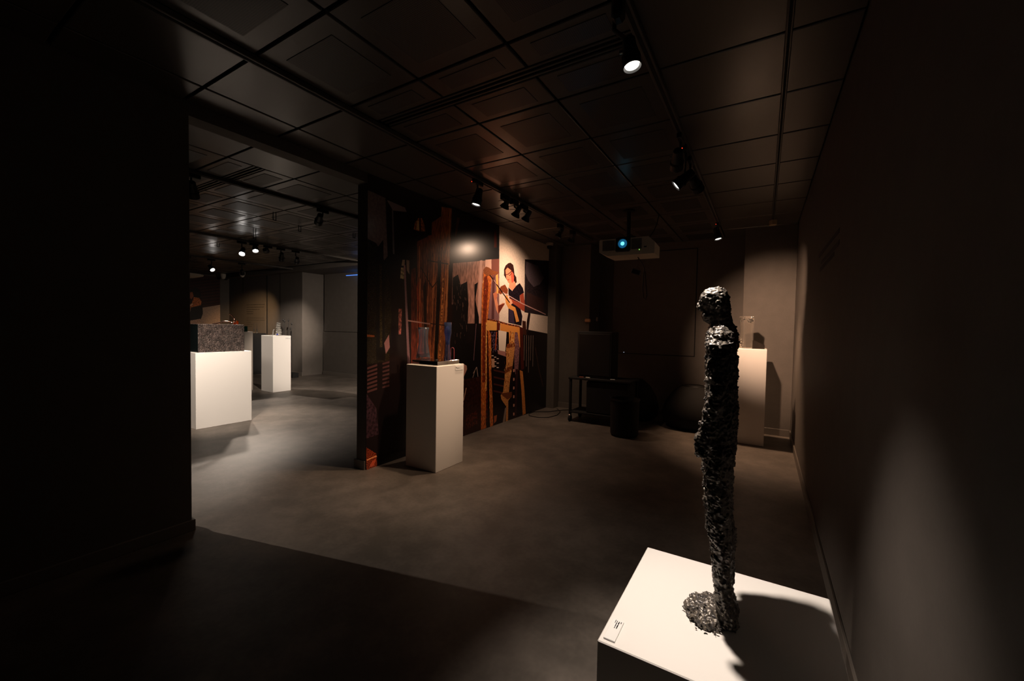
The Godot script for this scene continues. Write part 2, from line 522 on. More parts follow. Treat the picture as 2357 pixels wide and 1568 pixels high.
func tracks() -> void:
	track(-2.39, 1.2, -6.3, "brown ceiling track running beside the photo mural", M.track)
	track(-0.555, 1.2, -6.12, "brown ceiling track running above the bronze figure", M.track)
	track(0.057, 1.2, -6.28, "narrow black ceiling track running beside the grey wall", M.dark_track, 0.03, 0.02)
	track(-4.66, 1.2, -6.2, "grey ceiling track in the side room close to the opening", M.track)
	track(-7.75, 1.2, -6.2, "grey ceiling track in the side room above the tall pedestal", M.track)
	track(-10.55, 1.2, -6.2, "grey ceiling track in the side room nearest the text panel", M.track)
	var y := CEIL - 0.03
	# above the bronze figure
	spotlight("lit black spotlight on the track directly above the bronze figure", Vector3(-0.555, y, -1.66), on_z(1455, 150, -1.53), Vector3(-0.13, 0.5, -1.44), {"driver": true, "size": 0.7, "energy": 4.7, "angle": 26.0, "soft": 1.0, "color": Color(1.0, 0.925, 0.86), "led": true})
	spotlight("lit black spotlight turned towards the partition, in the pair halfway along the track", Vector3(-0.555, y, -3.42), Vector3(-0.63, 2.57, -3.52), Vector3(-2.85, 0.75, -3.1), {"energy": 4.4, "angle": 17.0, "color": Color(1.0, 0.84, 0.7), "led": true})
	spotlight("black spotlight with its back turned, hanging above the lit one of the pair", Vector3(-0.555, y, -3.2), Vector3(-0.6, 2.64, -3.32), Vector3(-0.9, 1.9, -4.6))
	spotlight("black spotlight of the pair that shines on the crystal vase pedestal", Vector3(-0.555, y, -3.66), Vector3(-0.5, 2.58, -3.72), Vector3(0.1, 1.42, -6.5), {"energy": 14.0, "angle": 22.0, "soft": 1.0, "color": Color(1.0, 0.81, 0.67)})
	spotlight("lit black spotlight at the far end of the track above the crystal vase", Vector3(-0.555, y, -6.0), on_z(1653, 549, -6.03), Vector3(-0.1, 0.6, -5.85), {"energy": 6.0, "angle": 32.0, "color": Color(1.0, 0.8, 0.64), "led": true})
	# along the mural
	spotlight("lit black spotlight hanging straight down above the blue glass pedestal", Vector3(-2.39, y, -3.23), Vector3(-2.42, 2.6, -3.25), Vector3(-2.72, 0.9, -3.0), {"energy": 2.8, "angle": 32.0, "color": Color(1.0, 0.83, 0.68), "led": true})
	for p in [[1163, 450, 1163, 469, "first of three together, by the pedestal lamp"], [1184, 463, 1188, 489, "in the middle of three together"], [1206, 475, 1211, 499, "last of three together towards the end wall"]]:
		var a := on_x(p[0], p[1], -2.39)
		framing_spot("black framing spotlight on the mural track, " + p[4], Vector3(-2.39, y, a.z), on_x(p[2], p[3], -2.43) + Vector3(0, -0.02, 0), Vector3(-3.25, 1.6, a.z - 0.3), {"group": "three framing spotlights beside the mural"})
	var b := on_x(1290, 518, -2.39)
	framing_spot("black framing spotlight lighting the woman on the mural", Vector3(-2.39, y, b.z), Vector3(-2.44, 2.68, b.z - 0.06), Vector3(-3.25, 1.2, -4.98), {"energy": 2.3, "angle": 68.0, "color": Color(1.0, 0.84, 0.71)})
	framing_spot("small black framing spotlight last on the mural track before the end wall", Vector3(-2.39, y, b.z - 0.42), Vector3(-2.43, 2.7, b.z - 0.47), Vector3(-3.25, 1.5, -6.0))
	# the side room
	var warm := Color(1.0, 0.92, 0.845)
	var a1 := on_x(440, 405, -4.66)
	spotlight("black spotlight lighting the front of the wide white pedestal", Vector3(-4.66, y, a1.z), Vector3(-4.74, 2.62, a1.z - 0.05), Vector3(-6.3, 0.62, -2.75), {"energy": 12.5, "angle": 22.0, "soft": 0.9, "color": warm})
	spotlight("black spotlight lighting the tall white pedestal from the nearer track", Vector3(-4.66, y, on_x(743, 490, -4.66).z), on_x(733, 512, -4.72), Vector3(-8.4, 0.75, -4.75), {"energy": 17.0, "angle": 11.0, "soft": 0.8, "color": warm})
	spotlight("black spotlight hidden behind the pier that lights the threshold", Vector3(-10.55, y, 0.58), Vector3(-10.46, 2.64, 0.56), Vector3(-3.0, 0.0, -1.55), {"energy": 46.0, "angle": 8.3, "color": warm})
	spotlight("lit white-faced spotlight on the middle side-room track, beside its lit twin", Vector3(-7.75, y, on_x(588, 567, -7.7).z), on_x(588, 577, -7.62), Vector3(-5.9, 0.0, -3.25), {"glare": true, "energy": 7.5, "angle": 25.0, "soft": 0.8, "color": warm})
	spotlight("lit spotlight at the near end of the middle side-room track", Vector3(-7.75, y, on_x(560, 562, -7.7).z), on_x(557, 584, -7.66), Vector3(-6.4, 1.0, -2.7), {"glare": true, "energy": 6.5, "angle": 20.0, "soft": 0.8, "color": warm})
	spotlight("dark slanting spotlight between lit and unlit lamps of the middle side-room track", Vector3(-7.75, y, on_x(620, 571, -7.7).z), on_x(613, 578, -7.66), on_x(640, 600, -8.6))
	spotlight("unlit spotlight hanging down next to the slanting one on the middle side-room track", Vector3(-7.75, y, on_x(650, 575, -7.7).z), on_x(648, 598, -7.72), on_x(645, 690, -8.3))
	spotlight("spotlight at the far end of the middle side-room track lighting the grey column", Vector3(-7.75, y, on_x(684, 582, -7.7).z), on_x(683, 603, -7.78), Vector3(-11.2, 1.0, -6.45), {"energy": 22.0, "angle": 15.0, "soft": 1.0, "color": warm})
	spotlight("lit spotlight glaring on the farthest side-room track", Vector3(-10.55, y, on_x(489, 606, -10.5).z), on_x(489, 621, -10.4), Vector3(-8.2, 0.6, -4.6), {"glare": true, "energy": 8.0, "angle": 24.0, "color": warm})
	spotlight("spotlight on the farthest side-room track lighting the printed text", Vector3(-10.55, y, on_x(559, 614, -10.5).z), on_x(558, 630, -10.62), Vector3(-12.95, 1.2, -6.45), {"energy": 8.0, "angle": 24.0, "color": Color(1.0, 0.8, 0.58)})
	spotlight("added unseen black spotlight behind the partition that brightens the side room", Vector3(-4.66, y, -4.7), Vector3(-4.74, 2.62, -4.74), Vector3(-8.6, 0.7, -7.0), {"energy": 14.0, "angle": 38.0, "color": warm})  # added lamp out of view, there to brighten the side room
	spotlight("unlit spotlight on the farthest side-room track beside the pier", Vector3(-10.55, y, on_x(432, 599, -10.5).z), on_x(427, 617, -10.55), on_x(432, 690, -11.2))


# ---------- the mural on the partition
func on_mural(x: float, y: float) -> Vector2:
	var p := on_x(x, y, -3.245)
	return Vector2((-2.642 - p.z) / 3.858 * 1600.0, (CEIL - p.y) / CEIL * 1180.0)

func mural() -> void:
	var p := Print.new()
	p.img = Image.create(1600, 1180, false, Image.FORMAT_RGB8)
	p.to_uv = on_mural
	p.grain = noise(FastNoiseLite.TYPE_SIMPLEX, 0.05, 77, 3)
	p.img.fill(rgb(26, 18, 18))
	# sky and trees outside the workshop door
	p.poly([843, 436, 887, 456, 892, 590, 880, 605, 843, 560], rgb(128, 112, 112), 0.06)
	p.poly([843, 548, 866, 560, 884, 600, 893, 612, 902, 700, 896, 830, 843, 840], rgb(36, 30, 19), 0.5, 4.5, 3.5)
	p.poly([865, 575, 882, 552, 886, 830, 866, 830], rgb(14, 11, 10))
	p.poly([873, 610, 879, 606, 880, 800, 874, 800], rgb(54, 46, 25), 0.6, 4.5, 3.5)
	p.poly([890, 460, 932, 478, 936, 488, 904, 485], rgb(150, 134, 138))
	p.poly([902, 484, 905, 484, 908, 585, 904, 585], rgb(120, 116, 122))
	p.poly([843, 770, 862, 772, 862, 776, 843, 776], rgb(150, 80, 40))
	for k in 7:
		p.poly([845, 846 + k * 9, 868, 838 + k * 9, 868, 843 + k * 9, 845, 851 + k * 9], rgb(84, 52, 50))
		p.poly([880, 836 + k * 9, 896, 831 + k * 9, 896, 836 + k * 9, 880, 840 + k * 9], rgb(74, 46, 45))
	p.poly([884, 790, 895, 770, 897, 800, 888, 815], rgb(150, 105, 105))
	p.poly([843, 905, 866, 940, 872, 1000, 843, 1010], rgb(52, 34, 40), 0.2)
	p.poly([843, 1030, 866, 1044, 868, 1075, 843, 1083], rgb(120, 48, 28), 0.5, 3.0, 5.0)
	p.line([844, 1060, 856, 1054, 867, 1050], 3.0, rgb(235, 150, 95))
	p.poly([856, 1062, 866, 1056, 860, 1072, 850, 1076], rgb(190, 80, 50))
	# bell lamp
	p.poly([963, 502, 971, 502, 977, 520, 979, 533, 966, 533, 952, 528, 955, 512], rgb(170, 104, 52), 0.2)
	p.poly([960, 508, 964, 508, 965, 530, 958, 528], rgb(226, 186, 130))
	p.poly([965, 502, 968, 502, 969, 533, 965, 533], rgb(60, 24, 14))
	# small window and pole
	p.poly([926, 598, 932, 598, 931, 612, 924, 612], rgb(168, 146, 120))
	p.poly([935, 598, 942, 600, 942, 632, 936, 622], rgb(160, 136, 116))
	p.poly([923, 616, 930, 616, 930, 643, 921, 641], rgb(168, 148, 112), 0.2)
	p.poly([917, 711, 925, 711, 923, 770, 917, 770], rgb(150, 84, 76), 0.3)
	var rng := RandomNumberGenerator.new()
	rng.seed = 3
	# boards leaning on the wall
	var wood := [[960, 556, 984, 545, 986, 640, 976, 845, 958, 845, 960, 700, 120, 62, 40], [983, 543, 994, 541, 996, 640, 990, 845, 976, 845, 128, 66, 40], [994, 512, 1015, 498, 1011, 606, 1004, 845, 988, 845, 992, 640, 150, 82, 46], [1016, 476, 1040, 480, 1034, 620, 1024, 845, 1004, 845, 1012, 600, 172, 98, 50], [946, 620, 957, 616, 958, 845, 946, 845, 96, 40, 28], [958, 660, 968, 640, 972, 845, 962, 845, 150, 58, 34]]
	for w in wood:
		var n: int = w.size() - 3
		p.poly(w.slice(0, n), rgb(w[n], w[n + 1], w[n + 2]), 0.24, 4.0, 0.3)
	for k in 60:
		var hx := rng.randf_range(958, 1034)
		var hy := rng.randf_range(560, 760)
		var lean := -0.06 * (hx - 940) / 90.0
		var hl := rng.randf_range(40, 130)
		p.line([hx, hy, hx + lean * hl, hy + hl], rng.randf_range(0.6, 2.2), rgb(70, 26, 16) if k % 3 else rgb(206, 122, 70))
	p.poly([1008, 600, 1016, 600, 1006, 845, 998, 845], rgb(22, 10, 8))
	p.poly([974, 660, 980, 640, 984, 845, 978, 845], rgb(40, 16, 12))
	p.line([1036, 482, 1026, 740], 2.0, rgb(220, 150, 92))
	p.line([1020, 640, 1011, 845], 3.0, rgb(206, 128, 66), 0.3)
	p.line([968, 615, 995, 662, 1012, 640], 1.6, rgb(18, 8, 6))
	p.line([984, 600, 1032, 608], 2.2, rgb(30, 14, 10))
	p.line([990, 745, 1030, 750], 2.0, rgb(50, 20, 14))
	p.poly([1033, 610, 1046, 610, 1036, 840, 1026, 840], rgb(40, 18, 14))
	p.poly([929, 610, 933, 610, 944, 845, 938, 845], rgb(150, 112, 116))
	p.line([938, 738, 990, 746], 3.0, rgb(190, 140, 130))
	# dark panel, pink wall, hanging tools
	p.poly([1040, 479, 1149, 521, 1149, 597, 1040, 607], rgb(30, 29, 31))
	p.poly([1052, 500, 1058, 502, 1050, 545, 1046, 545], rgb(90, 52, 34))
	p.poly([1137, 528, 1143, 530, 1143, 570, 1137, 570], rgb(74, 30, 24))
	p.poly([1042, 606, 1149, 597, 1149, 745, 1060, 745, 1040, 700], rgb(176, 128, 112), 0.12, 1.2, 0.3)
	p.poly([1104, 600, 1110, 599, 1105, 745, 1098, 745], rgb(214, 166, 150))
	p.poly([1117, 598, 1131, 597, 1131, 625, 1116, 632], rgb(224, 178, 160))
	p.poly([1131, 597, 1149, 596, 1149, 640, 1131, 640], rgb(126, 74, 64))
	p.poly([1042, 640, 1054, 632, 1060, 656, 1075, 648, 1078, 700, 1074, 790, 1092, 790, 1092, 655, 1100, 650, 1094, 690, 1102, 730, 1104, 870, 1046, 870, 1040, 760], rgb(20, 15, 16))
	for k in 46:
		var hx := rng.randf_range(1043, 1076)
		var hy := rng.randf_range(650, 790)
		var hl := rng.randf_range(3, 11)
		p.line([hx, hy, hx + rng.randf_range(-1, 2), hy + hl], rng.randf_range(0.6, 1.5), rgb(112, 80, 70).darkened(rng.randf_range(0, 0.55)))
	p.line([1096, 745, 1090, 830], 1.4, rgb(120, 84, 90))
	p.line([1089, 860, 1097, 845, 1101, 875], 1.4, rgb(176, 146, 132))
	p.line([1086, 876, 1094, 850], 1.2, rgb(150, 122, 112))
	p.poly([1064, 875, 1107, 866, 1107, 989, 1060, 1006], rgb(50, 23, 16), 0.18, 0.8, 0.8)
	p.poly([1072, 958, 1098, 945, 1100, 975, 1072, 990], rgb(72, 29, 18), 0.18, 0.8, 0.8)
	p.poly([1064, 836, 1074, 842, 1075, 850, 1068, 866, 1064, 868], rgb(214, 160, 140))
	p.line([1067, 922, 1073, 893], 1.6, rgb(210, 164, 140))
	# bright wall behind the woman
	p.poly([1149, 519, 1270, 567, 1270, 775, 1149, 762], rgb(236, 216, 200), 0.02)
	p.poly([1208, 597, 1270, 601, 1270, 730, 1207, 719], rgb(46, 37, 42), 0.15)
	p.poly([1211, 602, 1238, 612, 1252, 640, 1242, 655, 1228, 661, 1215, 645, 1209, 628], rgb(94, 80, 88), 0.1, 1.0, 6.0)
	p.poly([1212, 672, 1252, 690, 1250, 718, 1212, 712], rgb(62, 42, 42), 0.08, 3.0, 3.0)
	p.poly([1204, 757, 1270, 770, 1270, 1000, 1107, 1000, 1107, 762], rgb(24, 17, 16))
	p.poly([1212, 742, 1216, 720, 1221, 722, 1216, 760, 1212, 764], rgb(38, 26, 26))
	p.poly([1202, 738, 1210, 740, 1212, 772, 1203, 770], rgb(64, 34, 26))
	for k in 5:
		p.line([1207 + k * 5, 772, 1206 + k * 5, 830 + (k % 3) * 14], 1.4, rgb(110, 94, 86))
	p.line([1232, 800, 1240, 850, 1250, 890], 2.0, rgb(62, 40, 30))
	# mauve uprights seen through the frame
	p.poly([1128, 660, 1136, 640, 1148, 628, 1148, 740, 1122, 736], rgb(140, 98, 98))
	p.poly([1133, 640, 1139, 636, 1137, 735, 1131, 735], rgb(92, 56, 58))
	# machinery under the crossbar
	p.poly([1126, 762, 1196, 764, 1200, 960, 1128, 982], rgb(26, 16, 16))
	p.poly([1130, 764, 1145, 764, 1145, 808, 1134, 812], rgb(58, 44, 58), 0.6)
	p.line([1143, 764, 1140, 805], 2.6, rgb(170, 74, 40))
	p.poly([1147, 758, 1166, 763, 1163, 812, 1148, 806], rgb(246, 226, 208))
	p.poly([1145, 806, 1165, 810, 1166, 822, 1146, 815], rgb(176, 120, 112))
	for k in 9: p.poly([1131 + (k % 3) * 6, 818 + k * 3.4, 1136 + (k % 3) * 6, 818 + k * 3.4, 1136 + (k % 3) * 6, 820 + k * 3.4, 1131 + (k % 3) * 6, 820 + k * 3.4], rgb(226, 200, 186))
	p.poly([1131, 826, 1138, 826, 1138, 846, 1132, 846], rgb(198, 150, 120))
	for k in 4: p.poly([1136, 850 + k * 16, 1162, 856 + k * 16, 1162, 860 + k * 16, 1136, 854 + k * 16], rgb(76, 38, 32))
	# the tall post
	p.poly([1113, 620, 1120, 615, 1127, 617, 1131, 640, 1130, 660, 1123, 728, 1121, 800, 1120, 900, 1119, 985, 1107, 990, 1107, 800, 1109, 676], rgb(198, 104, 46), 0.24, 4.5, 0.7)
	p.poly([1114, 640, 1121, 632, 1124, 660, 1119, 728, 1118, 880, 1110, 880, 1110, 760], rgb(122, 46, 24), 0.26, 5.0, 0.6)
	p.poly([1121, 745, 1124, 750, 1122, 970, 1118, 982], rgb(70, 22, 16), 0.3)
	p.poly([1118, 742, 1121, 742, 1120, 900, 1117, 900], rgb(232, 160, 84), 0.2)
	p.poly([1123, 756, 1130, 770, 1131, 860, 1134, 930, 1135, 979, 1128, 985, 1126, 900, 1124, 800], rgb(202, 110, 50), 0.26, 5.0, 0.7)
	p.poly([1112, 622, 1118, 614, 1125, 616, 1133, 622, 1145, 626, 1147, 630, 1131, 634, 1122, 636, 1114, 630], rgb(140, 78, 44), 0.35, 5.0, 5.0)
	p.poly([1141, 634, 1146, 631, 1147, 676, 1143, 676], rgb(232, 172, 92))
	# crossbar, dark gap and hanging piece
	p.poly([1121, 735, 1143, 741, 1144, 761, 1120, 761], rgb(232, 164, 84), 0.1, 3.0, 8.0)
	p.poly([1144, 742, 1151, 744, 1150, 761, 1143, 761], rgb(96, 34, 22))
	p.poly([1151, 744, 1196, 752, 1198, 800, 1193, 800, 1190, 765, 1186, 765, 1184, 792, 1172, 792, 1171, 765, 1151, 761], rgb(228, 146, 70), 0.12, 3.0, 6.0)
	p.line([1121, 735, 1145, 740, 1170, 747, 1196, 752], 3.4, rgb(112, 52, 30), 0.6)
	p.poly([1196, 752, 1203, 755, 1206, 850, 1199, 852, 1197, 800], rgb(74, 26, 18))
	p.poly([1196, 852, 1203, 855, 1207, 900, 1210, 952, 1203, 956, 1200, 900], rgb(206, 128, 62), 0.12, 4.0, 1.0)
	p.poly([1185, 765, 1191, 766, 1196, 800, 1193, 850, 1188, 870, 1184, 850, 1183, 800], rgb(128, 86, 90), 0.15)
	p.poly([1187, 850, 1192, 850, 1188, 965, 1184, 970], rgb(52, 26, 26))
	for k in 6: p.poly([1181, 850 + k * 20, 1184, 850 + k * 20, 1184, 856 + k * 20, 1181, 857 + k * 20], rgb(214, 150, 128))
	p.poly([1165, 800, 1170, 791, 1186, 792, 1184, 806, 1181, 832, 1179, 848, 1174, 872, 1171, 904, 1178, 912, 1170, 922, 1169, 970, 1164, 974, 1165, 936, 1154, 920, 1152, 910, 1158, 902, 1161, 872, 1162, 852, 1165, 838], rgb(206, 136, 76), 0.26, 6.0, 2.0)
	p.poly([1167, 792, 1184, 790, 1186, 798, 1166, 802], rgb(132, 66, 36), 0.3, 6.0, 3.0)
	p.poly([1162, 848, 1180, 842, 1178, 852, 1162, 860], rgb(120, 62, 34), 0.3, 6.0, 3.0)
	p.poly([1152, 906, 1178, 902, 1178, 914, 1168, 920, 1160, 914], rgb(112, 60, 34), 0.3, 6.0, 3.0)
	p.poly([1162, 940, 1166, 937, 1162, 975, 1156, 978], rgb(146, 124, 110))
	p.poly([1137, 958, 1144, 955, 1142, 970, 1137, 975], rgb(178, 92, 54))
	for k in 150:
		var where: Array = [[1168.0, 7.0, 798.0, 905.0], [1115.0, 4.0, 640.0, 975.0], [1128.5, 2.5, 775.0, 970.0], [1178.0, 4.0, 762.0, 792.0]][k % 4]
		var wx: float = where[0] + rng.randf_range(-where[1], where[1]) - (0.05 * (rng.randf_range(0, 1)) * 60 if k % 4 == 0 else 0.0)
		var wy := rng.randf_range(where[2], where[3])
		p.line([wx, wy, wx + rng.randf_range(-1.5, 1.5), wy + rng.randf_range(2, 7)], rng.randf_range(0.5, 1.1), rgb(104, 48, 26) if k % 3 else rgb(244, 196, 130))
	# the woman
	p.poly([1160, 634, 1160, 620, 1164, 611, 1170, 606, 1175, 605, 1181, 610, 1183, 620, 1184, 632, 1188, 638, 1189, 650, 1185, 654, 1181, 640, 1166, 644], rgb(52, 26, 24), 0.25, 2.0, 0.5)
	p.poly([1163, 622, 1168, 616, 1176, 622, 1181, 630, 1183, 640, 1181, 650, 1174, 655, 1169, 650, 1165, 640], rgb(236, 142, 106), 0.05)
	p.poly([1176, 622, 1182, 630, 1183, 648, 1178, 652, 1176, 638], rgb(206, 92, 70))
	p.line([1164, 633, 1170, 631, 1178, 624], 1.4, rgb(46, 20, 22))
	p.line([1171, 634, 1175, 633, 1177, 628], 1.2, rgb(46, 20, 22))
	p.line([1168, 645, 1172, 644], 1.4, rgb(150, 44, 40))
	p.poly([1172, 654, 1185, 648, 1188, 660, 1180, 670, 1171, 662], rgb(232, 150, 116))
	p.poly([1170, 662, 1179, 670, 1188, 658, 1196, 652, 1203, 663, 1206, 674, 1196, 682, 1198, 712, 1202, 728, 1200, 750, 1170, 743, 1170, 712, 1176, 700, 1170, 676], rgb(30, 22, 30), 0.2)
	p.poly([1171, 712, 1180, 708, 1184, 745, 1171, 742], rgb(58, 46, 66), 0.34, 6.0, 4.0)
	p.poly([1196, 680, 1205, 674, 1208, 700, 1207, 717, 1203, 716, 1188, 704, 1172, 694, 1173, 686, 1184, 692, 1198, 698], rgb(164, 72, 52))
	p.poly([1135, 676, 1141, 672, 1144, 692, 1147, 704, 1158, 697, 1162, 700, 1147, 724, 1142, 714, 1138, 694], rgb(226, 146, 110))
	p.poly([1146, 704, 1162, 698, 1147, 724], rgb(112, 48, 36))
	p.poly([1135, 678, 1142, 670, 1145, 682, 1140, 692], rgb(204, 120, 88))
	p.poly([1170, 686, 1177, 690, 1180, 698, 1174, 704, 1169, 696], rgb(236, 172, 140))
	p.poly([1152, 660, 1162, 655, 1169, 667, 1168, 677, 1158, 674, 1152, 678, 1146, 673], rgb(132, 66, 40), 0.34, 6.0, 4.0)
	p.poly([1162, 680, 1168, 680, 1172, 700, 1186, 708, 1195, 740, 1188, 742, 1182, 716, 1170, 710, 1164, 698], rgb(226, 150, 78), 0.15, 5.0, 3.0)
	p.line([1127, 633, 1173, 697], 2.2, rgb(34, 14, 12))
	p.line([1136, 644, 1143, 655], 1.0, rgb(226, 180, 160))
	p.line([1157, 673, 1200, 698, 1256, 724], 2.0, rgb(206, 160, 154))
	p.img.resize(840, 620, Image.INTERPOLATE_LANCZOS)
	p.img.resize(1600, 1180, Image.INTERPOLATE_CUBIC)
	var o := thing("photo_mural", "glossy wall-sized photograph of a woman in a glass workshop beside orange timber", "mural", Vector3(-3.2485, CEIL / 2, (-2.642 - 6.5) / 2))
	var s := soup()
	var hz := 1.929
	var hy := CEIL / 2
	s.quad(Vector3(0.005, hy, hz), Vector3(0.005, hy, -hz), Vector3(0.005, -hy, -hz), Vector3(0.005, -hy, hz), Vector3.RIGHT)
	var m := mat(Color.WHITE, 0.27)
	m.albedo_texture = ImageTexture.create_from_image(p.img)
	part("printed_sheet", s, m, o)
	part("backing_sheet", soup().box(Vector3(0.002, 0, 0), Vector3(0.004, CEIL, hz * 2)), M.wall, o)


func on_far(x: float, y: float) -> Vector2:
	var p := on_x(x, y, -14.44)
	return Vector2((-4.2 - p.z) / 2.0 * 700.0, (2.8 - p.y) / 2.8 * 980.0)

func far_mural() -> void:
	var p := Print.new()
	p.img = Image.create(700, 980, false, Image.FORMAT_RGB8)
	p.to_uv = on_far
	p.grain = noise(FastNoiseLite.TYPE_SIMPLEX, 0.05, 12, 3)
	p.img.fill(rgb(60, 26, 20))
	for k in 12: p.line([400, 652 + k * 7.0, 512, 640 + k * 7.0], 2.6, rgb(34, 13, 11))
	p.poly([400, 719, 512, 701, 512, 900, 400, 900], rgb(190, 160, 138), 0.04)
	p.poly([400, 805, 455, 805, 455, 860, 400, 860], rgb(16, 14, 14))
	p.poly([434, 672, 440, 664, 452, 662, 461, 668, 463, 682, 456, 688, 444, 684, 436, 682], rgb(20, 13, 12))
	p.poly([435, 674, 443, 672, 446, 682, 440, 690, 436, 684], rgb(180, 104, 74))
	p.poly([446, 684, 458, 686, 464, 694, 462, 708, 450, 712, 440, 714, 432, 712, 426, 696, 428, 690, 436, 702, 442, 698], rgb(206, 116, 62), 0.15)
	p.line([426, 694, 434, 706, 444, 700], 3.0, rgb(240, 190, 150))
	p.poly([428, 684, 440, 688, 442, 698, 434, 700], rgb(20, 10, 10))
	p.poly([440, 708, 466, 702, 467, 722, 462, 736, 437, 740, 437, 724], rgb(14, 13, 15))
	p.poly([438, 738, 462, 734, 460, 756, 448, 770, 446, 804, 431, 804, 432, 770], rgb(214, 170, 142), 0.1)
	p.poly([446, 752, 450, 752, 447, 790, 444, 790], rgb(150, 104, 84))
	var o := thing("far_photo_mural", "photograph of a glassblower in black top on the far wall behind the stone block", "mural", Vector3(-14.45, 1.4, -5.2))
	var s := soup()
	s.quad(Vector3(0.008, 1.4, 1.0), Vector3(0.008, 1.4, -1.0), Vector3(0.008, -1.4, -1.0), Vector3(0.008, -1.4, 1.0), Vector3.RIGHT)
	var m := mat(Color.WHITE, 0.4)
	m.albedo_texture = ImageTexture.create_from_image(p.img)
	part("printed_sheet", s, m, o)
	part("backing_sheet", soup().box(Vector3(0.003, 0, 0), Vector3(0.006, 2.8, 2.0)), M.wall, o)


# ---------- the bronze figure
var rough_a: FastNoiseLite
var rough_b: FastNoiseLite

func loft(p: Vector3, keys: Array) -> float:
	var n := keys.size()
	var y := clampf(p.y, keys[0][0], keys[n - 1][0])
	var k := 0
	while k < n - 2 and y > keys[k + 1][0]: k += 1
	var a: Array = keys[k]; var b: Array = keys[k + 1]
	var w: float = smoothstep(a[0], b[0], y)
	var hx := lerpf(a[2], b[2], w); var hz := lerpf(a[4], b[4], w)
	var dx := (p.x - lerpf(a[1], b[1], w)) / hx
	var dz := (p.z - lerpf(a[3], b[3], w)) / hz
	var d := (sqrt(dx * dx + dz * dz) - 1.0) * minf(hx, hz)
	var dy := absf(p.y - y)
	if dy > 0.0: return sqrt(maxf(d, 0.0) ** 2 + dy * dy) + minf(d, 0.0) * 0.2
	return d

func blob(p: Vector3, c: Vector3, r: Vector3) -> float:
	return ((p - c) / r).length() * minf(r.x, minf(r.y, r.z)) - minf(r.x, minf(r.y, r.z))

func smin(a: float, b: float, k: float) -> float:
	var h := maxf(k - absf(a - b), 0.0) / k
	return minf(a, b) - h * h * k * 0.25

const TORSO := [[0.48, -0.036, 0.036, 0.0, 0.11], [0.56, -0.034, 0.043, 0.0, 0.118], [0.65, -0.034, 0.047, 0.0, 0.122], [0.72, -0.035, 0.042, 0.0, 0.12], [0.79, -0.036, 0.043, 0.0, 0.125], [0.87, -0.039, 0.042, 0.0, 0.13], [0.9, -0.04, 0.036, 0.0, 0.112], [0.92, -0.04, 0.028, 0.0, 0.07]]
const LEG := [[0.0, 0.014, 0.022, 0.034, 0.036], [0.075, -0.006, 0.023, 0.036, 0.038], [0.16, -0.012, 0.027, 0.042, 0.044], [0.245, -0.014, 0.031, 0.047, 0.05], [0.31, -0.028, 0.033, 0.052, 0.054], [0.42, -0.033, 0.037, 0.056, 0.058], [0.54, -0.036, 0.04, 0.058, 0.06]]
const ARM := [[0.54, -0.064, 0.018, 0.125, 0.018], [0.62, -0.058, 0.021, 0.13, 0.021], [0.72, -0.036, 0.025, 0.138, 0.024], [0.87, -0.036, 0.031, 0.128, 0.027]]

func figure_field(p: Vector3) -> float:
	var d := 1.0
	var q := Vector3(p.x, p.y, absf(p.z))
	if p.y > 0.44:
		d = loft(p, TORSO)
		if p.y < 0.95:
			d = smin(d, loft(q, ARM), 0.014)
			d = smin(d, blob(q, Vector3(-0.078, 0.575, 0.122), Vector3(0.015, 0.036, 0.016)), 0.012)
	if p.y < 0.62:
		d = smin(d, loft(q, LEG), 0.016)
	if p.y > 0.84:
		d = smin(d, loft(p, [[0.88, -0.036, 0.038, 0.0, 0.05], [0.93, -0.042, 0.032, 0.0, 0.034], [0.99, -0.048, 0.03, 0.0, 0.03]]), 0.026)
		d = smin(d, blob(p, Vector3(-0.066, 1.008, 0.0), Vector3(0.041, 0.038, 0.036)), 0.012)
		d = smin(d, blob(p, Vector3(-0.05, 1.0, 0.0), Vector3(0.026, 0.044, 0.034)), 0.012)
		d = smin(d, blob(p, Vector3(-0.08, 0.96, 0.0), Vector3(0.021, 0.022, 0.022)), 0.010)
		d = smin(d, blob(p, Vector3(-0.1, 0.986, 0.0), Vector3(0.015, 0.013, 0.01)), 0.006)
		d = smin(d, blob(p, Vector3(-0.091, 1.012, 0.0), Vector3(0.012, 0.008, 0.024)), 0.006)
		d = maxf(d, -blob(q, Vector3(-0.097, 0.998, 0.016), Vector3(0.010, 0.006, 0.009)))
		d = smin(d, blob(q, Vector3(-0.048, 0.985, 0.034), Vector3(0.010, 0.016, 0.007)), 0.005)
	if p.y < 0.12:
		d = smin(d, blob(p, Vector3(-0.048, 0.004, 0.014), Vector3(0.068, 0.034, 0.09)), 0.01)
	return d

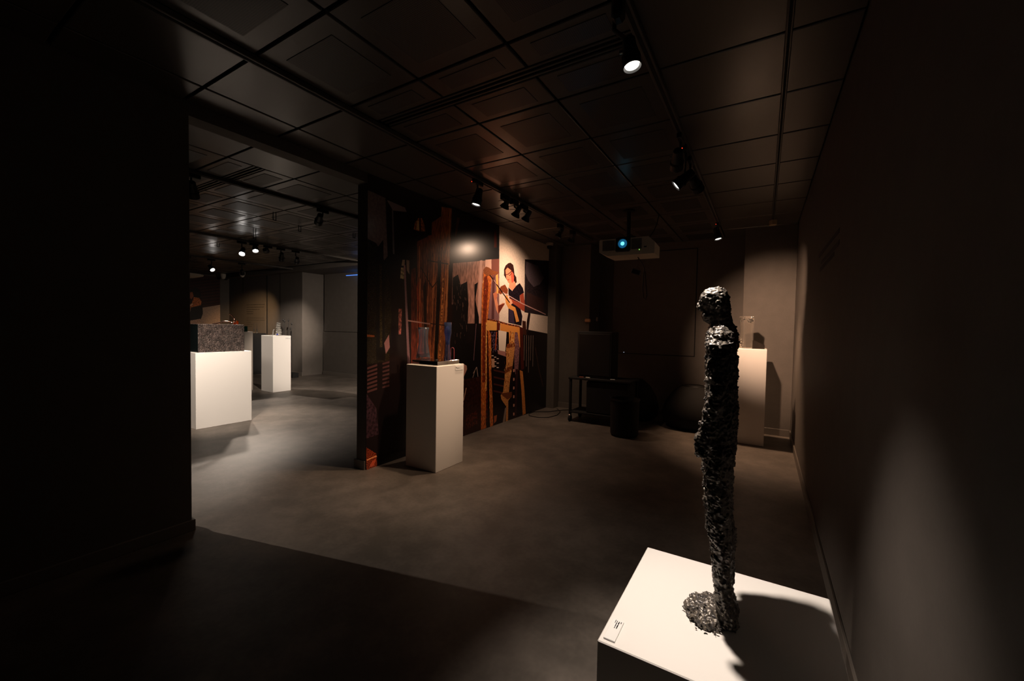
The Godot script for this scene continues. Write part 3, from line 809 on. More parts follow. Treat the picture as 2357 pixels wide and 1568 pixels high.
func bronze_figure() -> void:
	rough_a = noise(FastNoiseLite.TYPE_CELLULAR, 98.0, 5, 1)
	rough_a.cellular_return_type = FastNoiseLite.RETURN_DISTANCE
	rough_b = noise(FastNoiseLite.TYPE_SIMPLEX_SMOOTH, 36.0, 8, 3)
	var cell := 0.0031
	var lo := Vector3(-0.14, -0.002, -0.19)
	var n := Vector3i(68, 344, 124)
	var stride := 4
	var near := {}
	for bz in range(0, n.z, stride):
		for by in range(0, n.y, stride):
			for bx in range(0, n.x, stride):
				var c := lo + (Vector3(bx, by, bz) + Vector3.ONE * stride * 0.5) * cell
				if absf(figure_field(c)) < 0.03: near[Vector3i(bx, by, bz)] = true
	var val := PackedFloat32Array()
	val.resize((n.x + 1) * (n.y + 1) * (n.z + 1))
	val.fill(1e9)
	var sy := n.x + 1
	var sz := sy * (n.y + 1)
	for key in near:
		for dz in stride + 1:
			for dy in stride + 1:
				for dx in stride + 1:
					var i := Vector3i(key.x + dx, key.y + dy, key.z + dz)
					if i.x > n.x or i.y > n.y or i.z > n.z: continue
					var at := i.x + i.y * sy + i.z * sz
					if val[at] < 1e8: continue
					var p := lo + Vector3(i) * cell
					var amp := 0.0095 if p.y < 0.93 else 0.008
					var d := figure_field(p)
					if absf(d) < 0.02:
						var w := p * Vector3(1.0, 1.25, 1.0)
						d += amp * (rough_a.get_noise_3dv(w) + 0.45) + (0.008 if p.y < 0.93 else 0.004) * rough_b.get_noise_3dv(p)
					if p.y < 0.002: d = maxf(d, 0.001)
					val[at] = d
	var index := {}
	var vs := PackedVector3Array()
	for key in near:
		for dz in stride:
			for dy in stride:
				for dx in stride:
					var i := Vector3i(key.x + dx, key.y + dy, key.z + dz)
					if i.x >= n.x or i.y >= n.y or i.z >= n.z: continue
					var base := i.x + i.y * sy + i.z * sz
					var e := [val[base], val[base + 1], val[base + sy], val[base + sy + 1], val[base + sz], val[base + sz + 1], val[base + sz + sy], val[base + sz + sy + 1]]
					var inside := 0
					for v in e:
						if v < 0.0: inside += 1
					if inside == 0 or inside == 8: continue
					var sum := Vector3.ZERO
					var cnt := 0
					for pr in [[0, 1], [2, 3], [4, 5], [6, 7], [0, 2], [1, 3], [4, 6], [5, 7], [0, 4], [1, 5], [2, 6], [3, 7]]:
						var a: float = e[pr[0]]; var b: float = e[pr[1]]
						if (a < 0.0) == (b < 0.0) or absf(a) > 1e8 or absf(b) > 1e8: continue
						var w := a / (a - b)
						var pa := Vector3(pr[0] & 1, (pr[0] >> 1) & 1, pr[0] >> 2)
						var pb := Vector3(pr[1] & 1, (pr[1] >> 1) & 1, pr[1] >> 2)
						sum += pa.lerp(pb, w); cnt += 1
					if cnt == 0: continue
					index[base] = vs.size()
					vs.append(lo + (Vector3(i) + sum / cnt) * cell)
	var st := SurfaceTool.new()
	st.begin(Mesh.PRIMITIVE_TRIANGLES)
	st.set_smooth_group(0)
	for v in vs: st.add_vertex(v)
	var step := [1, sy, sz]
	for base in index:
		for ax in 3:
			var u: int = step[(ax + 1) % 3]
			var w: int = step[(ax + 2) % 3]
			var a: float = val[base]; var b: float = val[base + step[ax]]
			if (a < 0.0) == (b < 0.0): continue
			if not (index.has(base - u) and index.has(base - w) and index.has(base - u - w)): continue
			var q := [index[base], index[base - u], index[base - u - w], index[base - w]]
			if a < 0.0: q = [q[3], q[2], q[1], q[0]]
			for k in [0, 1, 2, 0, 2, 3]: st.add_index(q[k])
	st.generate_normals()
	var t := thing("bronze_figure", "rough dark bronze figure of a standing person on a low white plinth", "sculpture", Vector3(-0.073, 0.5, -1.455))
	part("figure", st.commit(), M.bronze, t)


# ---------- pedestals and labels
func plinth(called: String, label: String, lo: Vector3, hi: Vector3, m: Material = null) -> Node3D:
	var c := Vector3((lo.x + hi.x) / 2, lo.y, (lo.z + hi.z) / 2)
	var t := thing(called, label, "pedestal", c)
	part("box", span(lo - c, hi - c, 0.003), m if m else M.white, t)
	return t

func caption(label: String, x: Transform3D, w: float, h: float, lines: Array) -> void:
	# a small card: x.basis.x along the writing, x.basis.y up the card, x.basis.z out of it
	var t := thing("caption_card", label, "label", x.origin)
	var k := Transform3D(x.basis, Vector3.ZERO)
	part("card", soup().box(k * Vector3(0, 0, 0.0025), Vector3(w, h, 0.005), 0.0008, x.basis), M.card, t)
	var s := soup()
	for l in lines:
		var a: float = -w / 2 + l[0]
		while a < -w / 2 + l[0] + l[1]:
			var n := minf(l[2] * (1.2 + fmod(a * 913.7, 1.0) * 2.0), -w / 2 + l[0] + l[1] - a)
			s.box(k * Vector3(a + n / 2, h / 2 - l[3], 0.0053), Vector3(n, l[2], 0.0006), 0.0, x.basis)
			a += n + l[2] * 0.5
	part("printed_lines", s, M.ink, t)

func pedestals() -> void:
	plinth("low_plinth", "low wide white plinth carrying the bronze figure beside the grey wall", Vector3(-0.386, 0, -1.75), Vector3(0.222, 0.5, -1.14))
	caption("white caption card lying flat on the low plinth before the bronze figure", Transform3D(Basis(Vector3(0, 0, 1), Vector3(1, 0, 0), Vector3(0, 1, 0)), Vector3(-0.356, 0.5, -1.202)), 0.094, 0.034, [[0.006, 0.008, 0.003, 0.006], [0.008, 0.034, 0.0022, 0.012], [0.006, 0.036, 0.0016, 0.018], [0.004, 0.014, 0.0016, 0.023]])
	plinth("white_pedestal", "white pedestal with blue glass vessels standing before the photo mural", Vector3(-3.034, 0, -3.37), Vector3(-2.635, 1.022, -2.953))
	caption("small caption card on the side of the blue glass pedestal", Transform3D(Basis(Vector3(0, 0, -1), Vector3.UP, Vector3.RIGHT), Vector3(-2.635, 0.985, -3.287)), 0.12, 0.046, [[0.012, 0.012, 0.004, 0.012], [0.012, 0.05, 0.002, 0.02], [0.012, 0.07, 0.0018, 0.027]])
	plinth("wide_pedestal", "wide white pedestal under the dark stone block in the side room", Vector3(-6.98, 0, -3.09), Vector3(-6.27, 1.003, -2.405))
	plinth("tall_pedestal", "tall slim white pedestal under the stacked clear glass in the side room", Vector3(-8.87, 0, -4.93), Vector3(-8.43, 1.15, -4.56))
	caption("caption card on the front of the tall slim pedestal", Transform3D(Basis(Vector3(0, 0, -1), Vector3.UP, Vector3.RIGHT), Vector3(-8.43, 1.105, -4.865)), 0.1, 0.045, [[0.006, 0.06, 0.003, 0.014], [0.004, 0.09, 0.006, 0.034]])
	plinth("crystal_pedestal", "white pedestal with crystal vase by the end wall", Vector3(-0.36, 0, -6.29), Vector3(0.043, 1.19, -5.888))


func glass_on_partition_pedestal() -> void:
	var top := 1.022
	var t := thing("mirror_base", "low mirrored block on the pedestal carrying the blue glass", "base", Vector3(-2.835, top, -3.165))
	part("block", soup().box(Vector3(0, 0.022, 0), Vector3(0.335, 0.044, 0.335), 0.003), M.mirror, t)
	var y := top + 0.044
	var blue := glass(Color(0.88, 0.93, 1.0))
	var c := on_z(974, 830, -3.17)
	t = thing("blue_glass_vase", "blue glass vase with pinched waist, wider of the two on the mirrored block", "vase", Vector3(c.x, y, -3.17))
	part("vessel", soup().lathe([Vector2(0, 0), Vector2(0.07, 0), Vector2(0.074, 0.01), Vector2(0.062, 0.07), Vector2(0.05, 0.16), Vector2(0.048, 0.24), Vector2(0.055, 0.3), Vector2(0.06, 0.325), Vector2(0.056, 0.325), Vector2(0.05, 0.295), Vector2(0.043, 0.24), Vector2(0.045, 0.16), Vector2(0.055, 0.07), Vector2(0.06, 0.02), Vector2(0, 0.016)], 36, Transform3D(), true), blue, t)
	c = on_z(1030, 830, -3.19)
	t = thing("blue_glass_cylinder", "slim tall blue glass vessel with a drawn-in foot on the mirrored block", "vase", Vector3(c.x, y, -3.19))
	part("vessel", soup().lathe([Vector2(0, 0), Vector2(0.036, 0), Vector2(0.038, 0.008), Vector2(0.03, 0.05), Vector2(0.022, 0.15), Vector2(0.03, 0.24), Vector2(0.037, 0.28), Vector2(0.036, 0.38), Vector2(0.032, 0.38), Vector2(0.032, 0.285), Vector2(0.022, 0.24), Vector2(0.012, 0.16), Vector2(0, 0.15)], 32, Transform3D(), true), glass(Color(0.66, 0.75, 1.0)), t)
	c = on_z(1004, 832, -3.12)
	t = thing("green_glass_rod", "dark green glass rod standing between the blue vessels", "glass rod", Vector3(c.x, y, -3.12))
	part("rod", soup().lathe([Vector2(0, 0), Vector2(0.012, 0), Vector2(0.012, 0.19), Vector2(0.01, 0.198), Vector2(0, 0.2)], 16), glass(Color(0.28, 0.34, 0.2), 0.05), t)
	part("foot", soup().lathe([Vector2(0, 0), Vector2(0.02, 0), Vector2(0.02, 0.006), Vector2(0.012, 0.01)], 16), M.black, t)
	c = on_z(1041, 833, -3.22)
	t = thing("pink_glass_loop", "small pink glass loop at the edge of the mirrored block", "glass loop", Vector3(c.x, y, -3.22))
	var pts := []
	for k in 17:
		var a := PI * k / 16.0
		pts.append(Vector3(0.022 * cos(a), 0.105 + 0.022 * sin(a), 0))
	pts.push_front(Vector3(0.022, 0.003, 0)); pts.append(Vector3(-0.022, 0.003, 0))
	part("loop", soup().tube(pts, 0.0035, 8), glass(Color(0.95, 0.55, 0.6), 0.08, 0.3), t)
	part("foot", soup().box(Vector3(0, 0.003, 0), Vector3(0.06, 0.006, 0.02), 0.002), glass(Color(0.95, 0.6, 0.65), 0.08, 0.3), t)


func end_wall_pedestal() -> void:
	var top := 1.19
	var rng := RandomNumberGenerator.new()
	rng.seed = 4
	var t := thing("crystal_vase", "tall square clear crystal vase with nuggets at rim and foot", "vase", Vector3(-0.184, top, -6.05))
	var s := soup()
	var rings := [[0.0, 0.064], [0.1, 0.062], [0.2, 0.061], [0.3, 0.064], [0.36, 0.068], [0.412, 0.069]]
	for k in rings.size() - 1:
		for sd in 4:
			var q := Basis(Vector3.UP, PI / 2 * sd + 0.3)
			var nn := q * Vector3.BACK
			for w in [1.0, 0.82]:
				var a: float = rings[k][1] * w; var b: float = rings[k + 1][1] * w
				s.quad(q * Vector3(-a, rings[k][0], a), q * Vector3(a, rings[k][0], a), q * Vector3(b, rings[k + 1][0], b), q * Vector3(-b, rings[k + 1][0], b), nn * (1.0 if w == 1.0 else -1.0))
	for sd in 4:
		var q := Basis(Vector3.UP, PI / 2 * sd + 0.3)
		s.quad(q * Vector3(-0.069, 0.412, 0.069), q * Vector3(0.069, 0.412, 0.069), q * Vector3(0.0566, 0.412, 0.0566), q * Vector3(-0.0566, 0.412, 0.0566), Vector3.UP)
		for w in [[0.064, 0.0, -1.0], [0.0525, 0.002, 1.0]]:
			s.tri(Vector3(0, w[1], 0), q * Vector3(-w[0], w[1], w[0]), q * Vector3(w[0], w[1], w[0]), Vector3.UP * w[2], Vector3.UP * w[2], Vector3.UP * w[2])
	part("vessel", s, glass(Color(0.95, 0.93, 0.9), 0.04, 0.06), t)
	for k in 48:
		var rim := k % 2 == 0
		var q := Basis(Vector3.UP, PI / 2 * (k % 4) + 0.3)
		var at := q * Vector3(rng.randf_range(-0.055, 0.055), rng.randf_range(0.33, 0.4) if rim else absf(rng.randfn(0.0, 0.045)) + 0.008, 0.067)
		var r := rng.randf_range(0.006, 0.014)
		part("nugget", soup().lathe([Vector2(0, -r), Vector2(r * 0.8, -r * 0.5), Vector2(r, 0), Vector2(r * 0.7, r * 0.6), Vector2(0, r)], 6, Transform3D(Basis(Vector3(1, 0.5, 0.2).normalized(), k * 1.3), at)), M.clear if k % 2 else M.chrome, t)
	t = thing("amber_glass_stick", "small amber glass piece leaning against the crystal vase", "glass piece", Vector3(-0.275, top, -6.02))
	part("stick", soup().tube([Vector3(0, 0.004, 0), Vector3(0.003, 0.05, 0), Vector3(-0.004, 0.09, 0), Vector3(0.002, 0.125, 0)], 0.013, 8, 0.008), glass(Color(0.85, 0.6, 0.2), 0.05), t)
	t = thing("smoked_glass_slab", "dark smoked glass slab with sloping top beside the crystal vase", "glass slab", Vector3(-0.045, top, -6.03))
	part("slab", soup().prism(PackedVector2Array([Vector2(-0.07, 0), Vector2(0.062, 0), Vector2(0.062, 0.05), Vector2(0.03, 0.065), Vector2(0.0, 0.078), Vector2(-0.03, 0.1), Vector2(-0.07, 0.11)]), 0.06), glass(Color(0.3, 0.27, 0.25), 0.06, 0.3), t)


# ---------- projector
func projector() -> void:
	var c := Vector3(-1.395, 2.265, -4.93)
	var t := thing("projector", "grey ceiling projector with a glowing cyan lens on a black pole", "projector", c)
	t.rotation.y = 0.06
	var hw := 0.315
	var s := soup()
	# body with its lower edges cut away
	s.prism(PackedVector2Array([Vector2(-hw, 0.05), Vector2(-hw + 0.1, 0.0), Vector2(hw, 0.0), Vector2(hw, 0.13), Vector2(hw - 0.07, 0.195), Vector2(-hw + 0.012, 0.195), Vector2(-hw, 0.185)]), 0.36)
	part("case", s, M.plastic, t)
	for g in [[-0.275, -0.13], [0.06, 0.175]]:
		for k in 9:
			part("grille_slat", soup().box(Vector3((g[0] + g[1]) / 2, 0.066 + k * 0.0135, 0.182), Vector3(g[1] - g[0], 0.007, 0.006), 0.001), M.black, t)
	var x := Transform3D(Basis(Vector3.RIGHT, PI / 2), Vector3(-0.035, 0.128, 0.178))
	var hood := part("lens_housing", soup().box(Vector3(-0.035, 0.12, 0.185), Vector3(0.17, 0.165, 0.03), 0.02), M.black, t)
	part("lens_ring", soup().lathe([Vector2(0.068, 0.02), Vector2(0.068, 0.034), Vector2(0.056, 0.036), Vector2(0.05, 0.024)], 32, x), M.black, hood)
	part("lens_glass", soup().lathe([Vector2(0, 0.03), Vector2(0.03, 0.028), Vector2(0.054, 0.0245)], 32, x, true), glow(Color(0.0, 0.42, 0.62), 0.5), hood)
	part("lens_light", soup().lathe([Vector2(0, 0.034), Vector2(0.012, 0.033), Vector2(0.021, 0.03)], 24, x, true), glow(Color(0.4, 0.93, 1.0), 1.8), hood)
	part("status_light", soup().box(Vector3(0.15, 0.052, 0.181), Vector3(0.006, 0.01, 0.004), 0.001), glow(Color(0.6, 1.0, 0.4), 1.2), t)
	part("sensor_window", soup().box(Vector3(0.215, 0.08, 0.181), Vector3(0.03, 0.014, 0.004), 0.002), M.black, t)
	part("pole", soup().lathe([Vector2(0, 0.24), Vector2(0.024, 0.24), Vector2(0.024, CEIL - c.y), Vector2(0, CEIL - c.y)], 16, Transform3D(Basis(), Vector3(-0.03, 0, -0.06))), M.black, t)
	part("ceiling_plate", soup().lathe([Vector2(0, CEIL - c.y - 0.02), Vector2(0.07, CEIL - c.y - 0.02), Vector2(0.07, CEIL - c.y)], 20, Transform3D(Basis(), Vector3(-0.03, 0, -0.06))), M.black, t)
	part("mount_bracket", soup().box(Vector3(-0.03, 0.217, -0.06), Vector3(0.22, 0.045, 0.2), 0.01), M.black, t)
	var l := SpotLight3D.new()
	l.name = "beam"
	l.light_color = Color(0.25, 0.8, 1.0); l.light_energy = 0.12; l.spot_angle = 20.0; l.spot_angle_attenuation = 0.4
	l.light_size = 0.02; l.spot_range = 20.0; l.spot_attenuation = 2.0; l.shadow_enabled = true
	t.add_child(l)
	l.position = Vector3(-0.035, 0.128, 0.25)
	l.rotation = Vector3(-0.1, PI, 0)
	# cables
	var w := thing("projector_cable", "black cable running from the ceiling down to the projector case", "cable", on_y(1517, 494, CEIL))
	var o := w.position
	part("cable", soup().tube([Vector3(0, 0, 0), on_z(1512, 515, -5.1) - o, on_z(1506, 530, -5.05) - o, on_z(1494, 548, -5.0) - o], 0.006, 6), M.black, w)
	var b := on_z(1470, 602, -4.9)
	w = thing("hanging_cable", "looped black cable hanging below the projector", "cable", b)
	var pts := []
	for q in [[1468, 592], [1478, 606], [1483, 618], [1480, 640], [1479, 665], [1481, 685], [1486, 690], [1489, 680], [1487, 655], [1485, 625]]: pts.append(on_z(q[0], q[1], -4.9) - b)
	part("cable", soup().tube(pts, 0.006, 6), M.black, w)
	b = on_z(1464, 626, -4.97)
	w = thing("cable_adapter", "small black adapter box dangling on a lead under the projector", "adapter", b)
	part("box", soup().box(Vector3.ZERO, Vector3(0.11, 0.065, 0.05), 0.01, Basis(Vector3.BACK, -0.35)), M.black, w)
	part("lead", soup().tube([Vector3(0.0, 0.03, 0), on_z(1467, 610, -4.9) - b, on_z(1470, 593, -4.9) - b], 0.004, 6), M.black, w)


# ---------- the unlit corner by the end wall
func dark_corner() -> void:
	var t := thing("equipment_cart", "black wheeled cart standing in the unlit corner", "cart", Vector3(-2.02, 0, -5.95))
	part("cart_top", soup().box(Vector3(0, 0.66, 0), Vector3(0.94, 0.03, 0.46), 0.006), M.matt_black, t)
	part("shelf", soup().box(Vector3(0, 0.15, 0), Vector3(0.9, 0.025, 0.44), 0.006), M.matt_black, t)
	for sx in [-1, 1]:
		for sz in [-1, 1]:
			part("leg", soup().box(Vector3(sx * 0.44, 0.375, sz * 0.2), Vector3(0.035, 0.55, 0.035), 0.004), M.matt_black, t)
			var c := part("caster", soup().box(Vector3(sx * 0.44, 0.085, sz * 0.2), Vector3(0.03, 0.05, 0.05), 0.006), M.chrome, t)
			part("wheel", soup().lathe([Vector2(0, -0.015), Vector2(0.045, -0.015), Vector2(0.05, -0.01), Vector2(0.05, 0.01), Vector2(0.045, 0.015), Vector2(0, 0.015)], 20, Transform3D(Basis(Vector3.BACK, PI / 2), Vector3(sx * 0.44, 0.05, sz * 0.2))), M.matt_black, c)
	part("drawer_unit", soup().box(Vector3(0.12, 0.4, 0), Vector3(0.62, 0.46, 0.4), 0.01), M.matt_black, t)
	t = thing("loudspeaker_cabinet", "tall black cabinet standing on the wheeled cart", "cabinet", Vector3(-2.13, 0.675, -5.98))
	part("case", soup().box(Vector3(0, 0.345, 0), Vector3(0.54, 0.69, 0.3), 0.012), M.matt_black, t)
	part("front_cloth", soup().box(Vector3(0, 0.345, 0.152), Vector3(0.48, 0.62, 0.008), 0.003), M.black, t)
	for p in [[1338, 870, "small orange handled tool lying on the cart top", rgb(150, 70, 40)], [1353, 868, "thin white pen lying on the cart top", rgb(220, 215, 205)], [1410, 869, "pale folded slip lying on the cart top", rgb(190, 190, 190)]]:
		var c := on_z(p[0], p[1], -5.76)
		t = thing("cart_clutter", p[2], "tool", Vector3(clampf(c.x, -2.45, -1.6), 0.675, -5.76))
		part("piece", soup().tube([Vector3(-0.03, 0.008, 0), Vector3(0, 0.009, 0.006), Vector3(0.035, 0.008, 0)], 0.008, 6), mat(p[3], 0.5), t)
	t = thing("waste_bin", "black round bin standing before the wheeled cart", "bin", Vector3(-1.54, 0, -5.42))
	part("drum", soup().lathe([Vector2(0, 0.0), Vector2(0.165, 0.0), Vector2(0.18, 0.03), Vector2(0.185, 0.48), Vector2(0.19, 0.49), Vector2(0.175, 0.49), Vector2(0.168, 0.05), Vector2(0, 0.05)], 32), M.matt_black, t)
	part("rim", soup().lathe([Vector2(0.184, 0.47), Vector2(0.195, 0.475), Vector2(0.195, 0.495), Vector2(0.182, 0.495)], 32), M.black, t)
	var bag := [Vector2(0, 0), Vector2(0.3, 0.0), Vector2(0.4, 0.06), Vector2(0.43, 0.18), Vector2(0.38, 0.36), Vector2(0.27, 0.52), Vector2(0.16, 0.6), Vector2(0, 0.62)]
	t = thing("beanbag_seat", "black sagging beanbag seat on the floor below the recessed panel", "beanbag", Vector3(-0.84, 0, -6.45))
	part("bag", soup().lathe(bag, 28, Transform3D(), true, 1.0, 0.9), M.matt_black, t)
	part("top_seam", soup().lathe([Vector2(0.13, 0.605), Vector2(0.14, 0.615), Vector2(0.15, 0.604)], 28, Transform3D(), true, 1.0, 0.9), M.black, t)
	t = thing("beanbag_seat", "black beanbag seat slumped behind the wheeled cart and the bin", "beanbag", Vector3(-1.72, 0, -6.62))
	part("bag", soup().lathe(bag, 28, Transform3D(Basis().scaled(Vector3(0.85, 1.0, 0.85)), Vector3.ZERO), true), M.matt_black, t)
	part("top_seam", soup().lathe([Vector2(0.11, 0.607), Vector2(0.12, 0.617), Vector2(0.13, 0.606)], 28, Transform3D(), true), M.black, t)
	# sensor on an arm at the edge of the recess
	var c := on_z(1353, 738, -6.66)
	t = thing("wall_sensor", "small beige sensor on a bracket arm at the recess edge", "sensor", c)
	part("case", soup().box(Vector3(0, 0, 0.005), Vector3(0.1, 0.06, 0.05), 0.015), mat(rgb(190, 140, 100), 0.5), t)
	part("wall_plate", soup().box(Vector3(-0.03, 0, -0.03), Vector3(0.04, 0.05, 0.02), 0.004), M.black, t)
	part("arm", soup().tube([Vector3(0.05, 0.0, 0), Vector3(0.1, 0.008, 0), Vector3(0.15, 0.012, 0)], 0.005, 6), M.black, t)
	part("arm_tip", soup().box(Vector3(0.165, 0.02, 0), Vector3(0.03, 0.07, 0.02), 0.006), mat(rgb(90, 86, 84), 0.4), t)
	c = on_z(1436, 811, -7.18)
	t = thing("standby_indicator", "tiny white standby light on the recessed panel edge", "indicator", c)
	part("lamp", soup().box(Vector3(0, 0, 0.004), Vector3(0.012, 0.008, 0.008), 0.001), glow(Color(0.85, 0.88, 1.0), 0.6), t)
	# cable on the floor by the mural
	c = on_y(1240, 950, 0.0)
	t = thing("floor_cable", "black cable lying in a loop on the floor at the mural end", "cable", c)
	var pts := []
	for q in [[1282, 941], [1290, 948], [1282, 956], [1262, 961], [1238, 961], [1218, 957], [1210, 951], [1222, 947], [1262, 948], [1296, 944], [1322, 943]]:
		var w := on_y(q[0], q[1], 0.006)
		if w.x < -3.22: w.x = -3.22
		if w.z < -6.66: w.z = -6.66
		pts.append(w - c)
	part("cable", soup().tube(pts, 0.006, 6), M.black, t)


# ---------- the side room
func side_room() -> void:
	var rng := RandomNumberGenerator.new()
	rng.seed = 11
	# stone block with a drawn metal figure lying on it
	var stone := tiled(mat(Color.WHITE, 0.38), mottled(512, Color(0.12, 0.1, 0.095), Color(0.42, 0.36, 0.335), [0.012, 0.05, 0.14], 44, [0.9, 1.6, 1.6]), 0.5)
	relief(stone, mottled(512, Color.BLACK, Color.WHITE, [0.03, 0.09], 46, [1.6, 1.2]), 1.4)
	var t := thing("stone_block", "dark rough stone block on the wide white pedestal", "block", Vector3(-6.475, 1.003, -2.73))
	part("block", soup().box(Vector3(0, 0.187, 0), Vector3(0.34, 0.374, 0.565), 0.006), stone, t)
	part("polished_end", soup().box(Vector3(0, 0.187, 0.284), Vector3(0.336, 0.37, 0.004)), mat(rgb(18, 24, 24), 0.15), t)
	var m := mat(rgb(205, 160, 140), 0.22, 1.0)
	var b := Vector3(-6.4, 1.378, -2.75)
	t = thing("metal_reclining_figure", "shiny copper coloured figure reclining on the stone block, tail raised", "sculpture", b)
	var pts := []
	for q in [[489, 747], [500, 745], [512, 742], [520, 740.5], [530, 743], [536, 745], [540, 740], [539, 734], [535, 728], [530, 724]]: pts.append(on_x(q[0], q[1] - 0.6, -6.4) - b)
	part("body", soup().tube(pts, 0.011, 10, 0.008), m, t)
	part("torso", soup().lathe([Vector2(0, -0.03), Vector2(0.012, -0.02), Vector2(0.017, 0.0), Vector2(0.012, 0.03), Vector2(0, 0.04)], 12, Transform3D(Basis(Vector3.RIGHT, 0.2), on_x(540, 738, -6.4) - b), true), m, t)
	part("head", soup().lathe([Vector2(0, -0.011), Vector2(0.01, -0.006), Vector2(0.012, 0), Vector2(0.009, 0.008), Vector2(0, 0.011)], 10, Transform3D(Basis(), on_x(529, 723.5, -6.4) - b), true), m, t)
	# grey pedestal behind it with a dark green slab and amber glasses
	var gp := plinth("grey_pedestal", "grey pedestal half hidden behind the stone block", Vector3(-9.5, 0, -4.486), Vector3(-9.05, 1.22, -4.03), mat(Color(0.55, 0.52, 0.49), 0.6))
	gp.set_meta("label", "grey pedestal half hidden behind the stone block")
	t = thing("green_glass_block", "dark green glass block standing on the grey pedestal", "glass block", Vector3(-9.2, 1.22, -4.36))
	part("block", soup().box(Vector3(0, 0.056, 0), Vector3(0.2, 0.112, 0.1), 0.006), mat(rgb(14, 44, 36), 0.12), t)
	for q in [[546, 0.024, "larger"], [552.5, 0.018, "smaller"]]:
		var w := on_x(q[0], 748, -9.3)
		t = thing("amber_glass_cup", q[2] + " of two small amber glass cups beside the green block", "cup", Vector3(-9.4, 1.22, w.z), "amber glass cups on the grey pedestal")
		part("cup", soup().lathe([Vector2(0, 0), Vector2(q[1], 0), Vector2(q[1] * 1.3, 0.12), Vector2(q[1] * 0.9, 0.17), Vector2(q[1] * 1.1, 0.22), Vector2(q[1], 0.22), Vector2(q[1] * 0.7, 0.17), Vector2(0, 0.1)], 18, Transform3D(), true), glass(Color(0.9, 0.45, 0.15), 0.08, 0.4), t)
	# stacked clear glass on the tall pedestal
	var c := Vector3(-8.62, 1.15, -4.72)
	t = thing("stacked_glass_sculpture", "stack of rippled clear glass lumps on the tall slim pedestal", "sculpture", c)
	var y := 0.0
	for k in 6:
		var r := 0.062 - 0.004 * k
		part("lump", soup().lathe([Vector2(0, y), Vector2(r * 0.8, y), Vector2(r, y + 0.016), Vector2(r * 0.95, y + 0.034), Vector2(r * 0.7, y + 0.046), Vector2(0, y + 0.046)], 9, Transform3D(Basis(Vector3.UP, k * 0.7), Vector3(0.008 * sin(k * 2.1), 0, -0.06 + 0.008 * cos(k * 1.7))), true), M.rippled, t)
		y += 0.045
	part("side_piece", soup().tube([Vector3(0, 0.01, 0.06), Vector3(0, 0.05, 0.055), Vector3(0, 0.1, 0.05), Vector3(0, 0.125, 0.035)], 0.014, 8, 0.01), M.rippled, t)
	part("blue_drop", soup().lathe([Vector2(0, 0.0), Vector2(0.014, 0.012), Vector2(0.012, 0.024), Vector2(0, 0.032)], 12, Transform3D(Basis(), Vector3(0.065, 0.006, 0.0)), true), glass(Color(0.1, 0.2, 0.95), 0.03, 0.3), t)
	part("foot", soup().lathe([Vector2(0, 0), Vector2(0.03, 0), Vector2(0.032, 0.014), Vector2(0, 0.02)], 14, Transform3D(Basis(), Vector3(0, 0, 0.085)), true), M.rippled, t)
	# thin rods with buds
	c = Vector3(on_z(662, 800, -6.15).x, 0, -6.15)
	t = thing("rod_sculpture", "thin black rods with small buds rising behind the tall pedestal", "sculpture", c)
	part("base", soup().box(Vector3(0.12, 0.06, 0), Vector3(0.5, 0.12, 0.16), 0.006), M.matt_black, t)
	for q in [[651.5, 737], [655, 740], [664, 738], [668, 757], [671.5, 746]]:
		var w := on_z(q[0], q[1], -6.15) - c
		var rod := part("rod", soup().tube([Vector3(w.x, 0.11, 0), Vector3(w.x, w.y, 0)], 0.006, 6), M.black, t)
		part("bud", soup().lathe([Vector2(0, -0.035), Vector2(0.015, -0.01), Vector2(0.017, 0.01), Vector2(0.006, 0.035), Vector2(0, 0.045)], 10, Transform3D(Basis(), w), true), M.black, rod)
	# black plinth with two candlesticks
	c = Vector3(on_z(592, 800, -6.05).x, 0, -6.0)
	t = plinth("black_plinth", "narrow black plinth standing below the printed wall text", c + Vector3(-0.19, 0, -0.19), c + Vector3(0.19, 1.12, 0.19), M.matt_black)
	for bv in [[584.5, "stone block"], [591.5, "tall slim pedestal"]]:
		var q: float = bv[0]
		var w := on_z(q, 765, -5.95)
		t = thing("bud_vase", "tiny clear bud vase on the black plinth, on the side towards the " + bv[1], "vase", Vector3(w.x, 1.12, -5.95), "bud vases on the black plinth")
		part("bulb", soup().lathe([Vector2(0, 0), Vector2(0.028, 0), Vector2(0.034, 0.02), Vector2(0.02, 0.045), Vector2(0.009, 0.06), Vector2(0, 0.06)], 16, Transform3D(), true), M.clear, t)
		part("stem", soup().lathe([Vector2(0, 0.055), Vector2(0.014, 0.06), Vector2(0.013, 0.11), Vector2(0.004, 0.13), Vector2(0.003, 0.28), Vector2(0, 0.285)], 12), M.black, t)
	# printed text on the wall panel
	var x0 := on_z(567, 700, -6.446)
	t = thing("wall_text", "block of small dark printed paragraphs on the lit wall panel", "text", Vector3(-12.95, 1.5, -6.449))
	var im := Image.create(640, 640, false, Image.FORMAT_RGB8)
	im.fill(rgb(88, 82, 76))
	var rows := [[0.06, 0.98, 1.0], [0.14, 0.96, 1.0], [0.21, 0.7, 1.0], [0.28, 0.38, 1.0], [0.35, 0.36, 1.0], [0.49, 0.95, 0.55], [0.56, 0.96, 0.55], [0.63, 0.26, 0.55], [0.7, 0.32, 0.55], [0.77, 0.28, 0.55]]
	for r in rows:
		var xx := 10
		while xx < int(r[1] * 620):
			var n := rng.randi_range(12, 46)
			var hgt := 16 if r[2] > 0.9 else 12
			for k in range(0, n, 7):
				im.fill_rect(Rect2i(xx + k, int(r[0] * 640) + rng.randi_range(0, 4), 5, hgt - rng.randi_range(0, 5)), rgb(16, 14, 12) if r[2] > 0.9 else rgb(36, 32, 28))
			xx += n + 8
